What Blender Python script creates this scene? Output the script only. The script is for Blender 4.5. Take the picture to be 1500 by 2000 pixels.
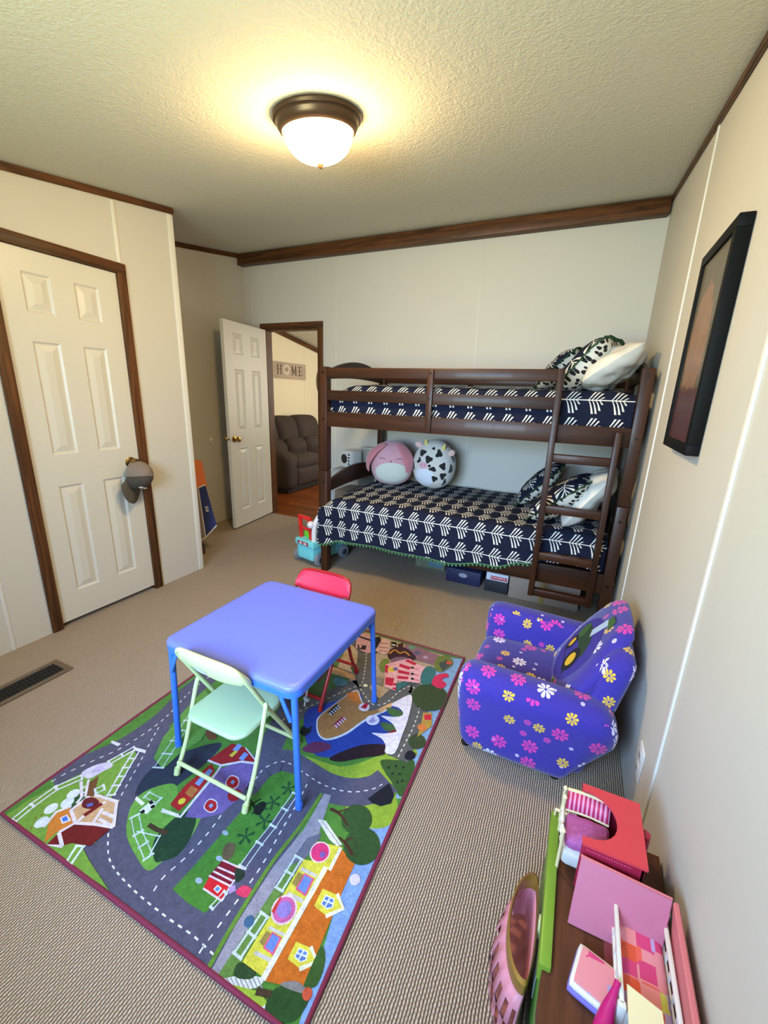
import bpy, bmesh, math, random
from mathutils import Vector, Matrix, noise

for _o in list(bpy.data.objects):
    bpy.data.objects.remove(_o, do_unlink=True)
SC = bpy.context.scene
COL = SC.collection
PI = math.pi
random.seed(7)

# ------------------------------------------------------------------ camera
CAMH = 1.40
FPX = 813.008
YAW, PITCH, ROLL = -0.42760902, -0.27367964, 0.0350932
_cy, _sy, _cp, _sp = math.cos(YAW), math.sin(YAW), math.cos(PITCH), math.sin(PITCH)
_r = Vector((_cy, -_sy, 0)); _f = Vector((_sy*_cp, _cy*_cp, _sp)); _u = _r.cross(_f)
CR = _r*math.cos(ROLL) + _u*math.sin(ROLL)
CU = -_r*math.sin(ROLL) + _u*math.cos(ROLL)
CF = _f
CAMP = Vector((0, 0, CAMH))
cam_data = bpy.data.cameras.new('camera')
cam = bpy.data.objects.new('camera', cam_data); COL.objects.link(cam)
cam_data.sensor_fit = 'VERTICAL'; cam_data.sensor_height = 36.0
cam_data.lens = FPX/2000*36.0
cam_data.clip_start = 0.02
cam.matrix_world = Matrix(((CR.x, CU.x, -CF.x, 0), (CR.y, CU.y, -CF.y, 0), (CR.z, CU.z, -CF.z, CAMH), (0, 0, 0, 1)))
SC.camera = cam

# ------------------------------------------------------------------ light and exposure
SC.view_settings.view_transform = 'Standard'
SC.view_settings.look = 'None'
SC.view_settings.gamma = 1.0
SC.view_settings.use_curve_mapping = False
SC.view_settings.exposure = 0.1
SC.cycles.use_denoising = True
SC.cycles.max_bounces = 6
SC.cycles.diffuse_bounces = 3
SC.cycles.sample_clamp_indirect = 6.0
world = bpy.data.worlds.new('sky'); SC.world = world
world.use_nodes = True
world.node_tree.nodes['Background'].inputs[0].default_value = (0.62, 0.78, 1.0, 1)
world.node_tree.nodes['Background'].inputs[1].default_value = 1.0

def area_light(name, loc, rot, sx, sy, power, col):
    d = bpy.data.lights.new(name, 'AREA'); d.shape = 'RECTANGLE'; d.size = sx; d.size_y = sy
    d.energy = power; d.color = col
    o = bpy.data.objects.new(name, d); COL.objects.link(o); o.location = loc; o.rotation_euler = rot
    return o
# daylight coming in through the window behind the camera (sky seen through the opening)
# skylight falls in and down, light off the sunlit lawn outside comes in and up
SKY = area_light('window_skylight', (-0.80, -1.10, 1.72), (PI/2-math.radians(15), 0, 0), 1.7, 1.2, 108, (0.38, 0.62, 1.0))
SKY.data.spread = math.radians(112)
LAWN = area_light('window_lawn_light', (-0.80, -1.00, 1.05), (PI/2+math.radians(34), 0, 0), 1.7, 1.0, 50, (0.90, 1.0, 0.42))
LAWN.data.spread = math.radians(120)
# added fill light for the living room beyond the doorway, no window built
area_light('living_room_fill', (-1.75, 6.0, 1.5), (0, PI/2, 0), 1.2, 1.8, 46, (1.0, 0.93, 0.80))
LAMP_STRENGTH = 142.0
LAMP_COLOUR = (1.0, 0.69, 0.31)

# ------------------------------------------------------------------ helpers
def lin(c):
    return tuple(((x/255.0)/12.92 if x/255.0 <= 0.04045 else ((x/255.0+0.055)/1.055)**2.4) for x in c)

def ray(x, y):
    return CR*((x-750)/FPX) + CU*(-(y-1000)/FPX) + CF
def PX(x, y, z=0.0):
    d = ray(x, y); t = (z-CAMH)/d.z
    return CAMP + d*t

class NT:
    """small node-tree helper"""
    def __init__(s, name):
        s.m = bpy.data.materials.new(name); s.m.use_nodes = True
        s.t = s.m.node_tree; s.b = s.t.nodes['Principled BSDF']
    def n(s, typ, **kw):
        nd = s.t.nodes.new(typ)
        for k, v in kw.items():
            setattr(nd, k, v)
        return nd
    def l(s, a, b): s.t.links.new(a, b)
    def val(s, sock, v):
        if hasattr(v, 'is_linked') or isinstance(v, bpy.types.NodeSocket): s.l(v, sock)
        else: sock.default_value = v
    def math(s, op, a, b=None, c=None):
        nd = s.n('ShaderNodeMath', operation=op)
        s.val(nd.inputs[0], a)
        if b is not None: s.val(nd.inputs[1], b)
        if c is not None: s.val(nd.inputs[2], c)
        return nd.outputs[0]
    def mix(s, fac, a, b):
        nd = s.n('ShaderNodeMix', data_type='RGBA')
        s.val(nd.inputs[0], fac)
        s.val(nd.inputs[6], a if isinstance(a, bpy.types.NodeSocket) else (*a[:3], 1))
        s.val(nd.inputs[7], b if isinstance(b, bpy.types.NodeSocket) else (*b[:3], 1))
        return nd.outputs[2]
    def coord(s, kind='Object'):
        return s.n('ShaderNodeTexCoord').outputs[kind]
    def mapping(s, vec, scale=(1, 1, 1), rot=(0, 0, 0), loc=(0, 0, 0)):
        mp = s.n('ShaderNodeMapping'); s.l(vec, mp.inputs[0])
        mp.inputs['Scale'].default_value = scale; mp.inputs['Rotation'].default_value = rot; mp.inputs['Location'].default_value = loc
        return mp.outputs[0]
    def noise(s, vec, scale, detail=3, rough=.55, dist=0):
        nd = s.n('ShaderNodeTexNoise'); s.l(vec, nd.inputs['Vector'])
        nd.inputs['Scale'].default_value = scale; nd.inputs['Detail'].default_value = detail
        nd.inputs['Roughness'].default_value = rough; nd.inputs['Distortion'].default_value = dist
        return nd.outputs['Fac']
    def bump(s, h, strength=.3, dist=.01):
        nd = s.n('ShaderNodeBump'); s.l(h, nd.inputs['Height'])
        nd.inputs['Strength'].default_value = strength; nd.inputs['Distance'].default_value = dist
        s.l(nd.outputs[0], s.b.inputs['Normal'])
    def base(s, v): s.val(s.b.inputs['Base Color'], v if isinstance(v, bpy.types.NodeSocket) else (*v[:3], 1))
    def rough(s, v): s.val(s.b.inputs['Roughness'], v)

_mats = {}
def M(name, col, rough=.55, metal=0.0, var=.06, vscale=9.0, bump=0.0, bscale=60.0, bdist=.003, sheen=0.0, spec=.5, coat=0.0):
    if name in _mats: return _mats[name]
    k = NT(name); c = lin(col); co = k.coord()
    nz = k.noise(co, vscale, 4)
    k.base(k.mix(nz, tuple(x*(1-var) for x in c), tuple(min(1, x*(1+var)) for x in c)))
    k.rough(rough); k.b.inputs['Metallic'].default_value = metal
    k.b.inputs['Specular IOR Level'].default_value = spec
    if sheen: k.b.inputs['Sheen Weight'].default_value = sheen
    if coat: k.b.inputs['Coat Weight'].default_value = coat
    if bump: k.bump(k.noise(co, bscale, 3), bump, bdist)
    _mats[name] = k.m
    return k.m

def wood(name, col, dark, axis='x', rough=.4, scale=14.0, stretch=.07, coat=0.0, amt=1.0):
    if name in _mats: return _mats[name]
    k = NT(name); co = k.coord()
    sc = [1, 1, 1]; sc['xyz'.index(axis)] = stretch
    v = k.mapping(co, tuple(sc))
    n1 = k.noise(v, scale, 6, .65, 1.2)
    n2 = k.noise(v, scale*5, 4, .7, .4)
    f = k.math('ADD', k.math('MULTIPLY', n1, .65), k.math('MULTIPLY', n2, .35))
    r = k.n('ShaderNodeMapRange'); k.l(f, r.inputs[0]); r.inputs[1].default_value = .38; r.inputs[2].default_value = .62
    k.base(k.mix(r.outputs[0], lin(dark), lin(col))); k.rough(rough)
    k.b.inputs['Coat Weight'].default_value = coat; k.b.inputs['Specular IOR Level'].default_value = .28
    k.bump(n2, .12, .002)
    _mats[name] = k.m
    return k.m

def bm_new(): return bmesh.new()

def obj(name, bm, mat, parent=None, smooth=True, angle=40, label=None, uv=None):
    me = bpy.data.meshes.new(name)
    bmesh.ops.recalc_face_normals(bm, faces=bm.faces)
    bm.to_mesh(me); bm.free()
    return mobj(name, me, mat, parent, smooth, angle, label)

def mobj(name, me, mat, parent=None, smooth=True, angle=40, label=None):
    if isinstance(mat, (list, tuple)):
        for x in mat: me.materials.append(x)
    else: me.materials.append(mat)
    if smooth and len(me.polygons):
        me.polygons.foreach_set('use_smooth', [True]*len(me.polygons))
        if angle: me.set_sharp_from_angle(angle=math.radians(angle))
    o = bpy.data.objects.new(name, me); COL.objects.link(o)
    if parent is not None: put(o, parent)
    if label: o['label'] = label
    return o

ORIG = {}
def world_loc(o):
    v = Vector(ORIG.get(o.name, (0, 0, 0)))
    return v
def put(o, parent):
    o.parent = parent
    o.matrix_parent_inverse = Matrix.Translation(-world_loc(parent))

def thing(name, label, cat, loc=(0, 0, 0), group=None):
    o = bpy.data.objects.new(name, None); COL.objects.link(o)
    o.empty_display_size = .05
    o.location = loc; ORIG[o.name] = tuple(loc)
    o['label'] = label; o['category'] = cat
    if group: o['group'] = group
    return o
def tag(o, label, cat, group=None):
    o['label'] = label; o['category'] = cat
    if group: o['group'] = group
    return o
def struct(o, label=None):
    o['kind'] = 'structure'
    if label: o['label'] = label
    return o
def struct_empty(name, label, loc):
    o = bpy.data.objects.new(name, None); COL.objects.link(o); o.empty_display_size = .05
    o.location = loc; ORIG[o.name] = tuple(loc); o['kind'] = 'structure'; o['label'] = label
    return o

def box(bm, x0, x1, y0, y1, z0, z1, bev=0.0, seg=2, mtx=None):
    vs = [bm.verts.new((x, y, z)) for z in (z0, z1) for y in (y0, y1) for x in (x0, x1)]
    fs = [(0, 2, 3, 1), (4, 5, 7, 6), (0, 1, 5, 4), (2, 6, 7, 3), (0, 4, 6, 2), (1, 3, 7, 5)]
    faces = [bm.faces.new([vs[i] for i in f]) for f in fs]
    allv = vs
    if bev > 0:
        es = list({e for f in faces for e in f.edges})
        r = bmesh.ops.bevel(bm, geom=es, offset=bev, segments=seg, affect='EDGES', profile=.5, clamp_overlap=True)
        allv = list({v for f in r['faces'] for v in f.verts} | {v for f in faces if f.is_valid for v in f.verts})
    if mtx is not None:
        for v in allv: v.co = mtx @ v.co
    return allv

def hexa(bm, pts):
    """8 points: bottom 4 ccw, top 4 ccw"""
    vs = [bm.verts.new(p) for p in pts]
    for f in ((3, 2, 1, 0), (4, 5, 6, 7), (0, 1, 5, 4), (1, 2, 6, 5), (2, 3, 7, 6), (3, 0, 4, 7)):
        bm.faces.new([vs[i] for i in f])

def tube(bm, pts, r, n=10, closed=False, caps=True):
    P = [Vector(p) for p in pts]; m = len(P)
    rr = r if isinstance(r, (list, tuple)) else [r]*m
    rings = []; nrm = None
    for i in range(m):
        a = P[(i-1) % m] if (closed or i > 0) else P[i]
        b = P[(i+1) % m] if (closed or i < m-1) else P[i]
        t = (b-a).normalized()
        if nrm is None:
            nrm = t.orthogonal().normalized()
        nrm = (nrm - t*nrm.dot(t))
        if nrm.length < 1e-6: nrm = t.orthogonal()
        nrm.normalize()
        bi = t.cross(nrm)
        rings.append([bm.verts.new(P[i] + (nrm*math.cos(2*PI*k/n) + bi*math.sin(2*PI*k/n))*rr[i]) for k in range(n)])
    for i in range(m if closed else m-1):
        A, B = rings[i], rings[(i+1) % m]
        for k in range(n):
            bm.faces.new((A[k], A[(k+1) % n], B[(k+1) % n], B[k]))
    if caps and not closed:
        bm.faces.new(rings[0][::-1]); bm.faces.new(rings[-1])

def lathe(bm, prof, n=32, c=(0, 0, 0), mtx=None, ang=2*PI):
    """prof: list of (r, z) about z axis at c"""
    c = Vector(c); rings = []
    for (r, z) in prof:
        if r < 1e-5:
            rings.append([bm.verts.new(c + Vector((0, 0, z)))])
        else:
            rings.append([bm.verts.new(c + Vector((r*math.cos(ang*k/n), r*math.sin(ang*k/n), z))) for k in range(n)])
    for i in range(len(prof)-1):
        A, B = rings[i], rings[i+1]
        for k in range(n):
            k2 = (k+1) % n
            if len(A) == 1 and len(B) == 1: continue
            if len(A) == 1: bm.faces.new((A[0], B[k], B[k2]))
            elif len(B) == 1: bm.faces.new((A[k], A[k2], B[0]))
            else: bm.faces.new((A[k], A[k2], B[k2], B[k]))
    if mtx is not None:
        for rg in rings:
            for v in rg: v.co = mtx @ v.co

def prism(bm, pts, fn, h0, h1):
    """pts: 2d outline, fn(a,b,h)->point"""
    A = [bm.verts.new(fn(a, b, h0)) for a, b in pts]
    B = [bm.verts.new(fn(a, b, h1)) for a, b in pts]
    bm.faces.new(A[::-1]); bm.faces.new(B)
    n = len(pts)
    for i in range(n): bm.faces.new((A[i], A[(i+1) % n], B[(i+1) % n], B[i]))

def rbox(bm, x0, x1, y0, y1, z0, z1, r=.03, n=8, puff=(0, 0, 0), fn=None):
    """rounded, optionally puffed box made of a subdivided cube"""
    c = Vector(((x0+x1)/2, (y0+y1)/2, (z0+z1)/2)); h = Vector(((x1-x0)/2, (y1-y0)/2, (z1-z0)/2))
    r = min(r, h.x, h.y, h.z)
    cache = {}
    def pt(i, j, k):
        key = (i, j, k)
        if key in cache: return cache[key]
        q = [2*i/n-1, 2*j/n-1, 2*k/n-1]
        # squeeze the samples towards the edges so that corners round nicely
        q = [math.copysign(abs(a)**.75, a) for a in q]
        p = Vector((q[0]*h.x, q[1]*h.y, q[2]*h.z))
        inn = Vector([max(-(h[a]-r), min(h[a]-r, p[a])) for a in range(3)])
        d = p-inn
        if d.length > 1e-9: p = inn + d.normalized()*r
        bul = [(1-q[(a+1) % 3]**2)*(1-q[(a+2) % 3]**2) for a in range(3)]
        for a in range(3): p[a] += puff[a]*bul[a]*q[a]
        p = p + c
        if fn: p = fn(p)
        v = bm.verts.new(p); cache[key] = v
        return v
    for a in range(n):
        for b in range(n):
            for s in (0, n):
                for ax in range(3):
                    def P(u, w):
                        t = [0, 0, 0]; t[ax] = s; t[(ax+1) % 3] = u; t[(ax+2) % 3] = w
                        return pt(*t)
                    q = (P(a, b), P(a+1, b), P(a+1, b+1), P(a, b+1))
                    try: bm.faces.new(q if s else q[::-1])
                    except ValueError: pass

def grid_mesh(name, fn, nu, nv, uvfn=None):
    """fn(i,j)->point, builds a mesh directly with uv in metres"""
    vs = []; uvs = []
    for j in range(nv+1):
        for i in range(nu+1):
            p = fn(i, j)
            vs.append(tuple(p[:3])); uvs.append(uvfn(i, j) if uvfn else (i/nu, j/nv))
    W = nu+1
    fs = [(j*W+i, j*W+i+1, (j+1)*W+i+1, (j+1)*W+i) for j in range(nv) for i in range(nu)]
    me = bpy.data.meshes.new(name); me.from_pydata(vs, [], fs)
    ul = me.uv_layers.new(name='uv')
    d = [0.0]*(len(me.loops)*2)
    for k, lp in enumerate(me.loops):
        d[2*k], d[2*k+1] = uvs[lp.vertex_index]
    ul.data.foreach_set('uv', d)
    return me

def box_uv(me):
    ul = me.uv_layers.new(name='uv')
    for p in me.polygons:
        n = p.normal; a = max(range(3), key=lambda i: abs(n[i]))
        for li in p.loop_indices:
            co = me.vertices[me.loops[li].vertex_index].co
            ul.data[li].uv = ((co.y+.37*a, co.z) if a == 0 else (co.x+.37*a, co.z) if a == 1 else (co.x, co.y+.21))

def catmull(pts, n=6, closed=False):
    P = [Vector((*p, 0)) if len(p) == 2 else Vector(p) for p in pts]; out = []; m = len(P)
    rng = range(m) if closed else range(m-1)
    for i in rng:
        p0 = P[(i-1) % m] if closed or i > 0 else P[i]
        p1, p2 = P[i], P[(i+1) % m]
        p3 = P[(i+2) % m] if closed or i < m-2 else p2
        for k in range(n):
            t = k/n
            out.append(.5*((2*p1)+(p2-p0)*t+(2*p0-5*p1+4*p2-p3)*t*t+(3*p1-p0-3*p2+p3)*t**3))
    if not closed: out.append(P[-1])
    return out

def text_mesh(body, size, mtx, extrude=.0006):
    cu = bpy.data.curves.new('lettering', 'FONT'); cu.body = body; cu.size = size; cu.extrude = extrude
    cu.align_x = 'CENTER'; cu.align_y = 'CENTER'; cu.resolution_u = 3
    o = bpy.data.objects.new('lettering', cu); COL.objects.link(o)
    dg = bpy.context.evaluated_depsgraph_get()
    me = bpy.data.meshes.new_from_object(o.evaluated_get(dg))
    bpy.data.objects.remove(o, do_unlink=True)
    me.transform(mtx)
    return me
def frame_mtx(origin, ux, uy):
    ux = Vector(ux).normalized(); uy = Vector(uy).normalized(); n = ux.cross(uy)
    o = Vector(origin)
    return Matrix(((ux.x, uy.x, n.x, o.x), (ux.y, uy.y, n.y, o.y), (ux.z, uy.z, n.z, o.z), (0, 0, 0, 1)))

# ================================================================== STRUCTURE
XR, XL, XA = 0.342, -2.615, -3.45
YF, YB = 3.79, -0.60
def ceil_z(y): return 2.185 + .15*y

def wall_mat(name, col):
    k = NT(name); co = k.coord(); c = lin(col)
    nz = k.noise(co, 3.0, 3)
    k.base(k.mix(nz, tuple(x*.97 for x in c), tuple(min(1, x*1.02) for x in c)))
    k.rough(.6); k.b.inputs['Specular IOR Level'].default_value = .3
    k.bump(k.noise(co, 260, 2), .10, .0012)
    return k.m
m_wall = wall_mat('vinyl_wall', (208, 202, 190))
m_livwall = wall_mat('living_wall', (233, 222, 192))
m_batten = M('batten', (232, 228, 218), .45, var=.02)

def ceiling_mat():
    k = NT('textured_ceiling'); co = k.coord()
    n1 = k.noise(co, 95, 3, .6); n2 = k.noise(co, 35, 2)
    k.base(k.mix(n1, lin((202, 198, 182)), lin((220, 216, 200)))); k.rough(.85)
    k.bump(k.math('ADD', n1, k.math('MULTIPLY', n2, .6)), .55, .006)
    return k.m
def carpet_mat():
    k = NT('berber_carpet'); co = k.coord()
    warp = k.n('ShaderNodeTexNoise'); k.l(co, warp.inputs['Vector']); warp.inputs['Scale'].default_value = 30; warp.inputs['Detail'].default_value = 2
    off = k.n('ShaderNodeVectorMath', operation='SCALE'); k.l(warp.outputs['Color'], off.inputs[0]); off.inputs[3].default_value = .006
    add = k.n('ShaderNodeVectorMath', operation='ADD'); k.l(co, add.inputs[0]); k.l(off.outputs[0], add.inputs[1])
    sp = k.n('ShaderNodeSeparateXYZ'); k.l(add.outputs[0], sp.inputs[0])
    fx = k.math('DIVIDE', sp.outputs[0], .0078)
    rib = k.math('POWER', k.math('ABSOLUTE', k.math('SINE', k.math('MULTIPLY', fx, PI))), .9)
    fy = k.math('ADD', k.math('DIVIDE', sp.outputs[1], .0115), k.math('MULTIPLY', k.math('FLOOR', fx), .5))
    bead = k.math('POWER', k.math('ABSOLUTE', k.math('SINE', k.math('MULTIPLY', fy, PI))), .5)
    loop = k.math('MULTIPLY', rib, k.math('MULTIPLY_ADD', bead, .42, .58))
    gap = k.math('SUBTRACT', 1.0, loop)
    big = k.noise(co, 2.2, 3); fine = k.noise(co, 160, 2)
    c = k.mix(fine, lin((205, 184, 162)), lin((236, 214, 192)))
    c = k.mix(k.math('MULTIPLY', gap, 1.0), c, lin((86, 67, 54)))  # gaps between loops darkened in the colour, standing in for their shade
    c = k.mix(k.math('MULTIPLY', big, .18), c, lin((166, 146, 124)))
    k.base(c); k.rough(.95); k.b.inputs['Specular IOR Level'].default_value = .12
    h = k.math('MULTIPLY_ADD', fine, .2, loop)
    k.bump(h, .9, .006)
    return k.m
m_ceil = ceiling_mat(); m_carpet = carpet_mat()
m_trimx = wood('oak_trim_x', (110, 68, 36), (50, 29, 14), 'x', .45, 24, .045)
m_trimy = wood('oak_trim_y', (110, 68, 36), (50, 29, 14), 'y', .45, 24, .045)
m_trimz = wood('oak_trim_z', (110, 68, 36), (50, 29, 14), 'z', .45, 24, .045)

bm = bm_new(); box(bm, XA-.1, XR+.1, YB-.1, YF, -.08, 0)
struct(obj('floor', bm, m_carpet, smooth=False), 'beige looped berber carpet')

bm = bm_new()
y0, y1 = YB-.1, YF+.04
hexa(bm, [(XA-.1, y0, ceil_z(y0)), (XR+.1, y0, ceil_z(y0)), (XR+.1, y1, ceil_z(y1)), (XA-.1, y1, ceil_z(y1)),
          (XA-.1, y0, ceil_z(y0)+.1), (XR+.1, y0, ceil_z(y0)+.1), (XR+.1, y1, ceil_z(y1)+.1), (XA-.1, y1, ceil_z(y1)+.1)])
struct(obj('ceiling', bm, m_ceil, smooth=False), 'sloping textured ceiling')

def wall_y(bm, xa, xb, y0, y1, z0=0, zt=None):
    """wall slab between x planes following the sloping ceiling"""
    za, zb = (ceil_z(y0)+.02, ceil_z(y1)+.02) if zt is None else (zt, zt)
    hexa(bm, [(xa, y0, z0), (xb, y0, z0), (xb, y1, z0), (xa, y1, z0), (xa, y0, za), (xb, y0, za), (xb, y1, zb), (xa, y1, zb)])

bm = bm_new(); wall_y(bm, XR, XR+.1, YB-.1, YF+.08)
w_right = struct(obj('wall_right', bm, m_wall, smooth=False), 'off-white panelled right wall')
bm = bm_new(); wall_y(bm, XA-.1, XA, YB-.1, YF+.08)
w_alc = struct(obj('wall_alcove', bm, m_wall, smooth=False), 'off-white wall of the entry recess')
DO0, DO1, DOT = 1.197, 1.812, 2.045      # closet door opening
bm = bm_new()
wall_y(bm, XL-.1, XL, YB, DO0); wall_y(bm, XL-.1, XL, DO1, 2.24)
wall_y(bm, XL-.1, XL, DO0, DO1, DOT)
w_left = struct(obj('wall_left', bm, m_wall, smooth=False), 'off-white closet wall')
bm = bm_new(); wall_y(bm, XA, XL-.1, 2.15, 2.24)
struct(obj('wall_closet_end', bm, m_wall, smooth=False), 'end wall of the closet')
FO0, FO1, FOT = -3.195, -2.515, 2.03     # bedroom doorway opening
bm = bm_new()
zt = ceil_z(YF)
for a, b, c, d in ((XA, FO0, 0, zt+.02), (FO1, XR, 0, zt+.02), (FO0, FO1, FOT, zt+.02)):
    box(bm, a, b, YF, YF+.08, c, d)
w_far = struct(obj('wall_far', bm, m_wall, smooth=False), 'off-white far wall behind the bunk bed')
WX0, WX1, WZ0, WZ1 = -1.49, -.11, .88, 1.96
bm = bm_new(); zb = ceil_z(YB)+.02
for a, b, c, d in ((XL, WX0, 0, zb), (WX1, XR, 0, zb), (WX0, WX1, 0, WZ0), (WX0, WX1, WZ1, zb)):
    box(bm, a, b, YB-.1, YB, c, d)
box(bm, XA, XL, YB-.1, YB, 0, zb)
struct(obj('wall_back', bm, m_wall, smooth=False), 'window wall behind the viewer')
win = struct_empty('window_1', 'white framed window behind the viewer', (-.8, YB-.05, WZ0))
bm = bm_new()
for a, b, c, d in ((WX0, WX1, WZ0, WZ0+.04), (WX0, WX1, WZ1-.04, WZ1), (WX0, WX0+.04, WZ0, WZ1), (WX1-.04, WX1, WZ0, WZ1), (-.815, -.785, WZ0, WZ1)):
    box(bm, a, b, YB-.08, YB-.03, c, d)
obj('window_frame', bm, m_batten, win, smooth=False)
bm = bm_new(); box(bm, WX0-.05, WX1+.05, YB, YB+.05, WZ0-.03, WZ0, .006)
obj('window_sill', bm, m_batten, win)

# wall battens over the panel seams
def batten(parent, face, pos, z0, z1, w=.022, d=.005):
    bm = bm_new()
    if face == 'xr': box(bm, XR-d, XR, pos-w/2, pos+w/2, z0, z1, .0015)
    if face == 'xl': box(bm, XL, XL+d, pos-w/2, pos+w/2, z0, z1, .0015)
    if face == 'xa': box(bm, XA, XA+d, pos-w/2, pos+w/2, z0, z1, .0015)
    if face == 'yf': box(bm, pos-w/2, pos+w/2, YF-d, YF, z0, z1, .0015)
    obj('batten', bm, m_batten if face[0] == 'x' else M('far_batten', (214, 208, 196), .55, var=.02), parent)
for y in (2.475, 1.225, .02): batten(w_right, 'xr', y, 0, ceil_z(y)-.03, .026, .006)
for x in (-.92, -2.315, -3.36): batten(w_far, 'yf', x, 0 if x > -3 else 0, 2.64, .016, .0025)
batten(w_left, 'xl', 1.835, 2.10, ceil_z(1.835)-.04); batten(w_left, 'xl', .96, 0, ceil_z(.96)-.04, .018, .003)
batten(w_left, 'xl', 2.218, 0, ceil_z(2.218)-.04, .042, .006)

# crown trims following the slope
def crown(name, xa, xb, y0, y1, h, label):
    bm = bm_new()
    hexa(bm, [(xa, y0, ceil_z(y0)-h), (xb, y0, ceil_z(y0)-h), (xb, y1, ceil_z(y1)-h), (xa, y1, ceil_z(y1)-h),
              (xa, y0, ceil_z(y0)), (xb, y0, ceil_z(y0)), (xb, y1, ceil_z(y1)), (xa, y1, ceil_z(y1))])
    bmesh.ops.bevel(bm, geom=list(bm.edges), offset=.004, segments=2, affect='EDGES')
    struct(obj(name, bm, m_trimy), label)
crown('trim_1', XL, XL+.016, YB, 2.245, .036, 'dark oak crown trim over the closet wall')
crown('trim_2', XA, XA+.016, 2.24, 3.72, .040, 'dark oak crown trim in the entry recess')
crown('trim_3', XR-.016, XR, YB, YF-.05, .034, 'dark oak crown trim along the right wall')
bm = bm_new(); box(bm, XA, XR-.012, 3.705, YF, 2.636, 2.737, .008, 2)
struct(obj('trim_4', bm, m_trimx), 'dark oak beam along the top of the far wall')

# ---- six panel doors
PAN = [(0, .095, 'l'), ]
def panel_rects(W, H):
    m = .113*W/.6; g = .115*W/.6
    pw = (W-2*m-g)/2
    cols = [(m, m+pw), (m+pw+g, m+2*pw+g)]
    rows = [(.175, .82), (1.0, 1.595), (1.735, 1.925)]
    s = H/2.03
    return [(a, b, c*s, d*s) for a, b in cols for c, d in rows]
m_door = M('white_door', (214, 208, 194), .38, var=.015, bump=.04, bscale=180)
def door_leaf(parent, mtx, W, H, T):
    rects = panel_rects(W, H)
    us = sorted({0, W} | {r[0] for r in rects} | {r[1] for r in rects})
    zs = sorted({0, H} | {r[2] for r in rects} | {r[3] for r in rects})
    bm = bm_new()
    for i in range(len(us)-1):
        for j in range(len(zs)-1):
            u0, u1, z0, z1 = us[i], us[i+1], zs[j], zs[j+1]
            if any(abs(u0-r[0]) < 1e-6 and r[2]-1e-6 <= z0 and z1 <= r[3]+1e-6 for r in rects): continue
            box(bm, u0, u1, 0, T, z0, z1)
    bmesh.ops.remove_doubles(bm, verts=bm.verts, dist=1e-5)
    # drop inner faces shared by two boxes
    seen = {}
    for f in bm.faces:
        key = tuple(sorted(v.index for v in f.verts)) if False else frozenset(v for v in f.verts)
        seen.setdefault(key, []).append(f)
    bmesh.ops.delete(bm, geom=[f for k in seen.values() if len(k) > 1 for f in k], context='FACES_ONLY')
    for v in bm.verts: v.co = mtx @ v.co
    leaf = obj('door_leaf', bm, m_door, parent, smooth=False)
    for r in rects:
        bm = bm_new()
        for side in (0, 1):
            prof = [(0, .0), (.010, .0085), (.016, .0085), (.046, .0015)]
            prev = None
            for ins, dep in prof:
                y = dep if side == 0 else T-dep
                q = [bm.verts.new((x, y, z)) for x, z in ((r[0]+ins, r[2]+ins), (r[1]-ins, r[2]+ins), (r[1]-ins, r[3]-ins), (r[0]+ins, r[3]-ins))]
                if prev:
                    for k in range(4): bm.faces.new((prev[k], prev[(k+1) % 4], q[(k+1) % 4], q[k]))
                prev = q
            bm.faces.new(prev)
        for v in bm.verts: v.co = mtx @ v.co
        obj('panel', bm, m_door, leaf, smooth=False)
    return leaf
m_brass = M('brass', (196, 158, 84), .22, 1.0, var=.05)
m_dkbrass = M('dull_brass', (140, 118, 76), .35, 1.0, var=.08)
def knob(parent, c, axis, mat=m_brass, name='door_knob'):
    bm = bm_new(); ax = Vector(axis)
    prof = [(0, 0), (.033, 0), (.034, .004), (.026, .009), (.012, .012), (.010, .028), (.014, .034), (.026, .042), (.029, .052), (.025, .062), (.012, .067), (0, .068)]
    lathe(bm, prof, 24, mtx=Matrix.Translation(Vector(c)) @ Vector((0, 0, 1)).rotation_difference(ax).to_matrix().to_4x4())
    return obj(name, bm, mat, parent)

d1 = struct_empty('door_1', 'white six-panel closet door with a cap on its knob', (XL-.02, 1.5, 0))
# leaf: u runs along +y, its face looks to +x
mt = Matrix(((0, -1, 0, XL-.006), (1, 0, 0, DO0+.004), (0, 0, 1, .028), (0, 0, 0, 1)))
door_leaf(d1, mt, DO1-DO0-.008, 2.01, .035)
knob(d1, (XL-.006, 1.748, .925), (1, 0, 0), m_dkbrass)
for z in (.3, 1.02, 1.8):
    bm = bm_new(); tube(bm, [(XL-.002, DO0+.002, z), (XL-.002, DO0+.002, z+.09)], .006, 8); obj('hinge', bm, m_dkbrass, d1)
def casing_y(name, label, y0, y1, zt, w, x0, x1):
    e = struct_empty(name, label, ((x0+x1)/2, y0, 0))
    for a, b in ((y0-w, y0+.006), (y1-.006, y1+w)):
        bm = bm_new(); box(bm, x0, x1, a, b, 0, zt+w, .004); obj('side_casing', bm, m_trimz, e)
    bm = bm_new(); box(bm, x0, x1+.001, y0-w, y1+w, zt-.004, zt+w, .004); obj('head_casing', bm, m_trimy, e)
casing_y('trim_5', 'dark oak casing around the closet door', DO0, DO1, DOT, .052, XL-.001, XL+.014)
bm = bm_new()
for a, b, c, d in ((DO0-.001, DO0+.004, 0, DOT), (DO1-.004, DO1+.001, 0, DOT), (DO0, DO1, DOT-.006, DOT)):
    box(bm, XL-.1, XL, a, b, c, d)
struct(obj('trim_6', bm, m_trimz, smooth=False), 'dark oak jamb of the closet door')

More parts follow.
